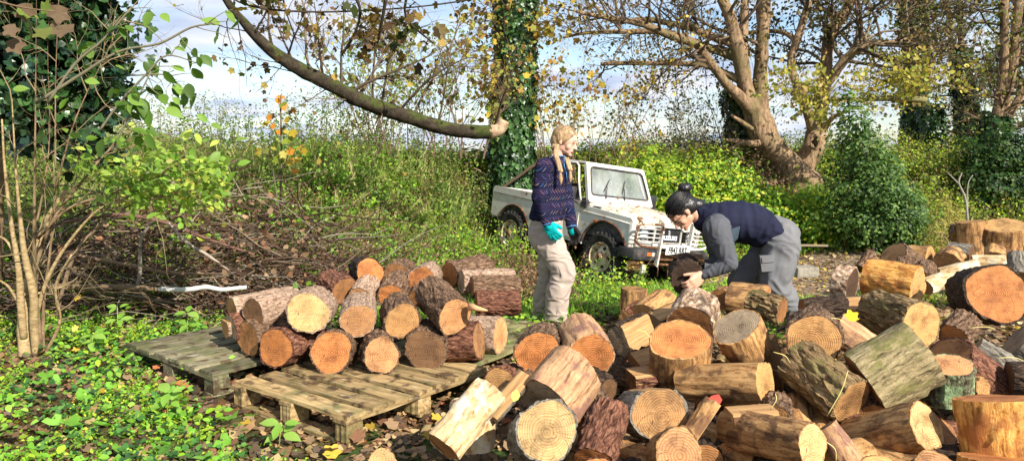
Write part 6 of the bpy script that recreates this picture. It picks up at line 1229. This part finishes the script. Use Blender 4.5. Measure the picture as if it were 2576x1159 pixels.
def grass(name, label, n, xr, yr, h, seed, cond=None, cols=((.16, .34, .03), (.24, .44, .05), (.12, .26, .03), (.34, .46, .1))):
    rng = np.random.default_rng(seed); x = rng.uniform(*xr, n); y = rng.uniform(*yr, n)
    if cond is not None: k_ = cond(x, y, rng); x, y = x[k_], y[k_]
    n = len(x); d = rng.normal(size=(n, 3))*.45+[0, 0, 1]; nr = rng.normal(size=(n, 3)); nr[:, 2] *= .2
    return tag(leaves(name, np.stack([x, y, H(x, y)], -1), h, 'blade', cols, nr, .1, MLEAF, rng=rng, face=d, varia=.5), label, 'grass', kind='stuff')
pn = lambda x, y, s=1.1, o=0: np.array([noise.noise(Vector((a*s, b*s, o))) for a, b in zip(x, y)])
grass('bank_grass', 'long pale grass among the weeds on the left bank', 9000, (-6, 1.0), (7.4, 11.5), .3, 90, lambda x, y, r: (y > 7.6+3.6*sstep(-2.0, .2, x)), ((.2, .26, .07), (.3, .32, .12), (.14, .2, .04), (.36, .32, .16)))
grass('grass_by_car', 'long grass on the slope between the woman and the car', 14000, (-2.2, 3.0), (6.3, 9.4), .12, 91, lambda x, y, r: pn(x, y, .8, 3)+r.uniform(-.3, .3, len(x)) > -.1)
grass('yard_grass', 'bright strip of grass across the yard behind the man', 9000, (1.6, 4.6), (5.9, 8.8), .085, 92, lambda x, y, r: (pn(x, y, 1.1, 5)+.75-abs(y-7.5)*.95+r.uniform(-.25, .25, len(x)) > .22))
grass('yard_edge_grass', 'green grass and creepers at the far side of the yard', 6000, (3.6, 8), (10.4, 12), .1, 93, lambda x, y, r: pn(x, y, .8, 7)+r.uniform(-.3, .3, len(x))+(y-11)*.5 > .05)
# leaf litter and ivy on the ground
def litter(name, label, n, xr, yr, size, cols, kind, seed, cond=None, lift=.015, tilt=.45, mat=MDRY, cat='leaf litter', nz=1):
    rng = np.random.default_rng(seed); x = rng.uniform(*xr, n); y = rng.uniform(*yr, n)
    if cond is not None: k_ = cond(x, y, rng); x, y = x[k_], y[k_]
    n = len(x); return tag(leaves(name, np.stack([x, y, H(x, y)+rng.uniform(.004, lift, n)], -1), size, kind, cols, np.tile([0, -.1, nz], (n, 1)), tilt, mat, rng=rng, varia=.4), label, cat, kind='stuff')
litter('leaf_litter', 'brown dead leaves covering the ground round the pallets and heap', 24000, (-4.6, 5.2), (2.0, 8.2), .062, BRN+[(.34, .2, .1), (.4, .3, .14), (.14, .1, .07)], 'litter', 101)
litter('maple_litter', 'fallen maple leaves, brown to yellow, scattered on the ground', 1700, (-4.2, 5), (2.2, 8), .07, BRN+[(.5, .34, .05), (.42, .14, .06), (.3, .17, .1)], 'maple', 102, lift=.05)
litter('yard_litter', 'pale fallen leaves strewn over the gravelly yard', 7000, (1.2, 8.0), (5.0, 12), .06, [(.34, .22, .12), (.42, .3, .16), (.26, .14, .07), (.5, .38, .2), (.46, .36, .06)], 'litter', 103)
gc = lambda o, t=.0: (lambda x, y, r: (pn(x, y, 1.6, o)+r.uniform(-.28, .28, len(x)) > t) & ~((x > -.75+.0*y) & (y < 4.9) & (x > -1.9+.55*(y-2.4))) & ~((x > -2.35) & (x < -.6) & (y > 4.2) & (y < 5.6)) & ~((abs((x+.95)*.8-(y-4.3)*.6) < .62) & (abs((x+.95)*.6+(y-4.3)*.8) < .7)))
litter('ground_ivy', 'dark green ivy leaves creeping over the ground at the left', 10500, (-4.6, 0.4), (2.4, 6.4), .042, [(.04, .12, .02), (.06, .17, .03), (.03, .08, .02), (.12, .26, .05)], 'ivy', 104, gc(2, -.1), .07, .5, MIVY, 'ivy')
litter('ground_herbs', 'bright green round leaved herbs among the ivy, lower left', 13500, (-4.4, .4), (2.4, 6.0), .042, LIME[:2]+[(.16, .36, .04), (.22, .42, .05), (.28, .46, .08)], 'oval', 105, gc(4, .0), .13, .6, MLEAF, 'herbs')
litter('broad_herbs', 'broad pale green leaves in the lower left corner', 420, (-3.6, -.4), (2.5, 4.6), .075, [(.2, .42, .06), (.26, .5, .1), (.16, .34, .05)], 'ivy', 106, gc(6, .02), .14, .5, MLEAF, 'herbs')
litter('slope_herbs', 'green herbs on the slope around the boots of the woman', 6000, (-1.6, 3), (5.2, 8.8), .055, GRN+LIME[:2], 'oval', 107, lambda x, y, r: pn(x, y, 1.3, 9)+r.uniform(-.3, .3, len(x)) > -.02, .1, .6, MLEAF, 'herbs')
pal = lambda x, y: ~((abs((x+.95)*.8-(y-4.3)*.6) < .75) & (abs((x+.95)*.6+(y-4.3)*.8) < .85)) & ~((x > -2.6) & (x < -.9) & (y > 4.3) & (y < 5.8)) & ~((x > -.5) & (y < 4.9))
weeds('feathery_herbs', 'small feathery bright green herbs in clumps over the lower left ground', 4300, (-4.4, .3), (2.4, 6.2), (.04, .15), 16, .026, LIME[:4]+[(.14, .34, .04), (.24, .42, .06)], 108, 'diamond', 'herbs', cond=lambda x, y: pal(x, y) & (pn(x, y, 1.3, 13) > -.1), stems=False, lean=.5)
litter('wood_chips', 'pale wood chips and bark flakes scattered round the loose heap', 5200, (-1.3, 3.2), (2.4, 5.6), .03, [(.42, .26, .12), (.5, .34, .17), (.2, .1, .05), (.32, .18, .08)], 'litter', 112, lift=.03, cat='wood chips')
weeds('left_weeds', 'green weeds behind the coppiced shrub', 500, (-5.2, -3.0), (5.6, 7.6), (.15, .5), 14, .05, GRN+LIME[:2], 109, 'oval', cond=lambda x, y: y > 6.0)
weeds('front_wheel_weeds', 'leafy weeds hiding the foot of the front wheel of the car', 90, (.45, 1.5), (7.7, 8.5), (.2, .5), 14, .05, GRN+LIME[:3], 110, 'oval', stemcol=(.36, .28, .15))
for i, (x0, y0) in enumerate(((295, 800), (470, 800), (700, 1050), (230, 830), (420, 990))):
    rng = np.random.default_rng(200+i); g = onz(x0, y0+75, 0.0); g.z = float(H(g.x, g.y)); T = Tubes(); hh = .30 if i < 2 else .16; T.add([(*g, .003), (g.x+.01, g.y, g.z+hh*.6, .0025), (g.x+.02, g.y, g.z+hh, .002)], 4, (.3, .42, .1))
    root = tree(['slim green seedling with five pointed leaves beside the left pallet', 'small bright seedling at the back corner of the left pallet', 'low leafy seedling in front of the nearest pallet', 'little seedling at the foot of the coppiced shrub', 'short seedling sprouting in front of the left pallet'][i], [[(*g, 1)]], None, cat='seedling', name='seedling'); keep(root, [T.build('stem', MTWIG)])
    n = 7; a = np.linspace(0, 2*PI, n, endpoint=False)+i; P = [Vector((g.x+.02+.015*math.cos(b), g.y+.015*math.sin(b), g.z+hh*(.7+.3*((j % 2)))) ) for j, b in enumerate(a)]
    leaf_parts(root, 'leaf', P, [(0, -.5, 1)]*n, [(math.cos(b), math.sin(b), .15) for b in a], .085, leaf_protos('ovate', [(.34, .52, .12), (.26, .46, .08)], MLEAF, 2), rng)
# ---------------------------------------------------------------- brushwood heap
rng = np.random.default_rng(111); T = Tubes(); TB = Tubes()
def brush_h(x, y): return 1.2*np.exp(-((x+3.2)/1.65)**4)*np.exp(-((y-7.15)/.95)**2)
SC = [(.09, .055, .036), (.14, .09, .06), (.25, .19, .13), (.06, .036, .026), (.33, .28, .21), (.12, .065, .045)]
for i in range(1500):
    x, y = rng.uniform(-5.3, -1.5), rng.uniform(6.05, 8.3); hh = brush_h(x, y); z = float(H(x, y))+rng.uniform(.02, max(hh, .08)); L = rng.uniform(.3, 1.3)
    a = rng.normal(0, .55); d = [math.cos(a)*rng.choice([-1, 1]), math.sin(a), rng.normal(0, .22)]; P, _ = bend((x, y, z), d, L, 5, rng, .45, -.12)
    gz = H(P[:, 0], P[:, 1])+.01; P[:, 2] = np.maximum(P[:, 2], gz); r = rng.uniform(.003, .010)
    T.add(np.c_[P, np.linspace(r, r*.35, 6)], 4, SC[rng.integers(6)], cap=False)
o1 = T.build('brushwood', MTWIG); tag(o1, 'tangled heap of cut brushwood and dead twigs behind the stacked logs', 'brushwood', kind='stuff')
n = 2600; x = rng.uniform(-5.2, -1.1, n); y = rng.uniform(6.2, 8.2, n); z = H(x, y)+brush_h(x, y)*rng.uniform(.1, .95, n); tag(leaves('brushwood_leaves', np.stack([x, y, z], -1), .055, 'litter', BRN+[(.25, .12, .06)], None, 1, MDRY, rng=rng), 'brown dead leaves caught in the brushwood heap', 'leaves', kind='stuff')
n = 2200; x = rng.uniform(-5.0, -1.0, n); y = rng.uniform(6.0, 8.0, n); ok = pn(x, y, 1.2, 11) > .12; x, y = x[ok], y[ok]; n = len(x); z = H(x, y)+brush_h(x, y)*rng.uniform(.6, 1.1, n)+.05; tag(leaves('bramble_leaves', np.stack([x, y, z], -1), .06, 'oval', LIME[:4]+GRN, np.tile([0, -.4, .8], (n, 1)), .7, MLEAF, rng=rng), 'bright bramble leaves growing through the brushwood heap', 'leaves', kind='stuff')
def pole(label, pts, Y, col, name='fallen_branch', dY=0, cat='branch', sides=8, mat=MTWIG):
    T = Tubes(); T.add(smooth_path(pxp(pts, Y, dY), 5), sides, col, rough=.08); return tag(T.build(name, mat), label, cat)
pole('white peeling birch pole lying on the front of the brushwood heap', [(400, 727, 6), (470, 728, 6.5), (520, 722, 6), (560, 728, 6), (620, 722, 5)], 5.95, (.75, .73, .68))
pole('long brown pole lying across the foot of the brushwood heap', [(70, 722, 7), (180, 722, 8), (300, 722, 8), (400, 727, 6)], 5.98, (.22, .15, .09))
pole('smooth brown branch slanting across the brushwood towards the right', [(190, 640, 4), (300, 662, 5), (420, 684, 6), (470, 688, 5), (560, 690, 3)], 6.2, (.27, .18, .11))
pole('grey forked branch curving up through the brushwood', [(330, 760, 4), (350, 700, 5), (352, 640, 5), (355, 600, 4), (380, 560, 3)], 6.15, (.33, .28, .22))
pole('pale thin branch slanting down to the right inside the brushwood', [(425, 560, 3), (470, 610, 4), (520, 640, 4), (575, 680, 3)], 6.3, (.42, .35, .28))
pole('dark reddish branch crossing the upper part of the brushwood', [(160, 560, 4), (280, 540, 5), (400, 555, 5), (520, 600, 4), (640, 640, 3)], 6.6, (.2, .11, .08))
pole('rough dead branch leaning at the left of the brushwood', [(140, 810, 4), (165, 700, 5), (200, 620, 5), (260, 560, 4)], 5.9, (.26, .18, .11))
pole('dark rod leaning behind the white car towards the ivy trunk', [(1255, 478, 3.5), (1310, 440, 4), (1345, 415, 4.5), (1440, 370, 4)], 11.7, (.12, .08, .05), cat='branch')
for i, (px, py) in enumerate(((395, 640), (185, 745), (1010, 865), (800, 610))): pass
# twig shoots behind the woman and to the right of the ivy trunk
rng = np.random.default_rng(121); T = Tubes(); tips = []
for _ in range(30):
    x0 = rng.uniform(1345, 1560); P0 = at(x0, 455, 12.5+rng.uniform(-.3, .8)); up_a = (x0-1400)/300; grow(T, P0, [up_a*.7+rng.normal(0, .22), rng.normal(0, .1), 1.], rng.uniform(1.2, 2.3)*(1.15-abs(up_a)*.5), .0075, 2, rng, tips, up=.1, nb=5, spread=.45, wob=.2, shrink=.45, col=(.24, .15, .1))
root = tree('spray of reddish bare twigs with a few yellow leaves, behind the head of the woman', [[(*at(1420, 455, 12.6), 1)]], None, cat='bush', name='twiggy_bush'); tw = T.build('twigs', MTWIG); tw['kind'] = 'stuff'; lf = tips_leaves('leaves', tips, 1500, .04, .07, 'diamond', AUT+[(.3, .3, .06)], rng, MDRY); lf['kind'] = 'stuff'; keep(root, [tw, lf])
rng = np.random.default_rng(122); T = Tubes(); tips = []
for _ in range(34):
    x0 = rng.uniform(850, 1225); P0 = at(x0, 400, 11.0+rng.uniform(-.5, .8)); grow(T, P0, [rng.normal(0, .3), 0, 1.], rng.uniform(1., 2.0), .009, 2, rng, tips, up=.1, nb=5, spread=.4, wob=.25, shrink=.45, col=(.2, .13, .09))
root = tree('thin saplings with small greenish leaves on the bank behind the low branch', [[(*at(1040, 400, 11.2), 1)]], None, cat='bush', name='twiggy_bush'); tw = T.build('twigs', MTWIG); tw['kind'] = 'stuff'; lf = tips_leaves('leaves', tips, 3000, .05, .06, 'diamond', [(.2, .26, .06), (.14, .2, .04), (.35, .3, .07), (.2, .14, .05)], rng); lf['kind'] = 'stuff'; keep(root, [tw, lf])
# small things: concrete slab, straw, yellow leaves on the logs
bm = bmesh.new(); P = at(2022, 628, 8.6); P.z = .05; box_bm(bm, P, (.3, .2, .12), Euler((.03, .02, .3)).to_matrix(), bevel=.02); k = M('weathered_concrete', .9, .2); n = k.noise(k.co(), 20, 5, .7); k.col(k.ramp(n, [(.3, (.16, .14, .11)), (.7, (.34, .31, .25))])); k.bump(n, .5, .01)
tag(bm_obj('concrete_block', bm, k.m), 'pale concrete block lying on the ground beyond the trousers of the man', 'block')
bm = bmesh.new(); P = at(2035, 617, 9.1); box_bm(bm, P, (.45, .03, .025), Euler((0, .0, -.12)).to_matrix(), bevel=.004); k = M('lath', .8, .2).col((.26, .2, .13)); tag(bm_obj('wooden_lath', bm, k.m), 'thin pale lath lying behind the concrete block', 'lath')
k = M('straw', .7, .2).col((.72, .6, .22)); MSTRAW = k.m
for i, (z_, x0, y0, x1, y1, d, lab) in enumerate(((2, 555, 930, 660, 705, 3.1, 'pale bent stem lying over the deeply cracked log'), (2, 285, 610, 370, 665, 3.5, 'yellow straw left of the deeply cracked log'), (2, 270, 900, 295, 820, 2.95, 'short yellow straw in the gap above the long wet log'), (2, 1410, 640, 1545, 655, 3.6, 'yellow straw lying over the slim grey green log'), (2, 1270, 490, 1400, 495, 3.9, 'yellow straw below the biggest log'), (1, 1135, 500, 1210, 540, 3.6, 'yellow straw left of the tall stump'), (2, 545, 440, 645, 465, 3.75, 'straw above the large round tan face'), (2, 550, 1060, 600, 1159, 2.6, 'straw hanging by the narrow pinkish log'))):
    ox, oy, s = ZONE[z_]; A_ = at(ox+x0*s, oy+y0*s, d); B_ = at(ox+x1*s, oy+y1*s, d); m = (A_+B_)/2+Vector((.01, -.01, .012)); T = Tubes(); T.add(smooth_path([(*A_, .0019), (*m, .0019), (*B_, .0014)], 4), 5); tag(T.build('straw', MSTRAW), lab, 'straw')
rng = np.random.default_rng(131)
for i, (x0, y0, d, kd, c_, lab) in enumerate(((2152, 810, 3.85, 'maple', (.7, .48, .03), 'yellow maple leaf lying on the pinkish barked log'), (1937, 795, 4.3, 'oval', (.62, .5, .2), 'pale dead leaf on the brown streaked log'), (1817, 1005, 3.1, 'litter', (.4, .06, .04), 'red leaf at the left end of the brown log with the crescent face'), (1292, 1010, 3.05, 'oval', (.5, .58, .12), 'yellow green leaf beside the thin grey wedge'), (575, 900, 4.45, 'oval', (.25, .5, .06), 'green leaf lying on the left pallet'), (395, 642, 6.0, 'maple', (.65, .5, .1), 'yellow leaf caught in the front of the brushwood'), (190, 745, 5.6, 'maple', (.7, .45, .03), 'orange yellow leaf right of the coppiced shrub'), (180, 830, 5.2, 'maple', (.65, .5, .1), 'pale yellow leaf at the foot of the coppiced shrub'))):
    P = at(x0, y0, d); tag(leaves('fallen_leaf', [P], .06 if kd == 'maple' else .055, kd, [c_], np.array([[0, -.8, .8]]), .2, MDRY, rng=rng), lab, 'leaf')
# distant country beyond the bank
k = M('far_field', .95, .1); n = k.noise(k.co(), .05, 4); k.col(k.ramp(n, [(.4, (.36, .24, .12)), (.6, (.42, .3, .16))]))
tag(link('far_field', grid_mesh('far_field', np.linspace(-160, -20, 20), np.linspace(60, 260, 20), lambda X, Y: 1.28+0*X+.0022*(Y-60)), None, (k.m,), True), kind='structure')
k = M('far_wood', .95, .1); n = k.noise(k.co(), .25, 7, .75); k.col(k.ramp(n, [(.35, (.2, .22, .1)), (.65, (.4, .42, .2))])); k.bump(n, 1, 1.5)
tag(link('wooded_hill', grid_mesh('wooded_hill', np.linspace(-330, -40, 80), np.linspace(250, 420, 30), lambda X, Y: 1+19*np.exp(-((X+205)/42)**2)*np.exp(-((Y-330)/60)**2)+1.2*np.sin(X*.5)*np.sin(Y*.4+X*.21)), None, (k.m,), True), kind='structure')
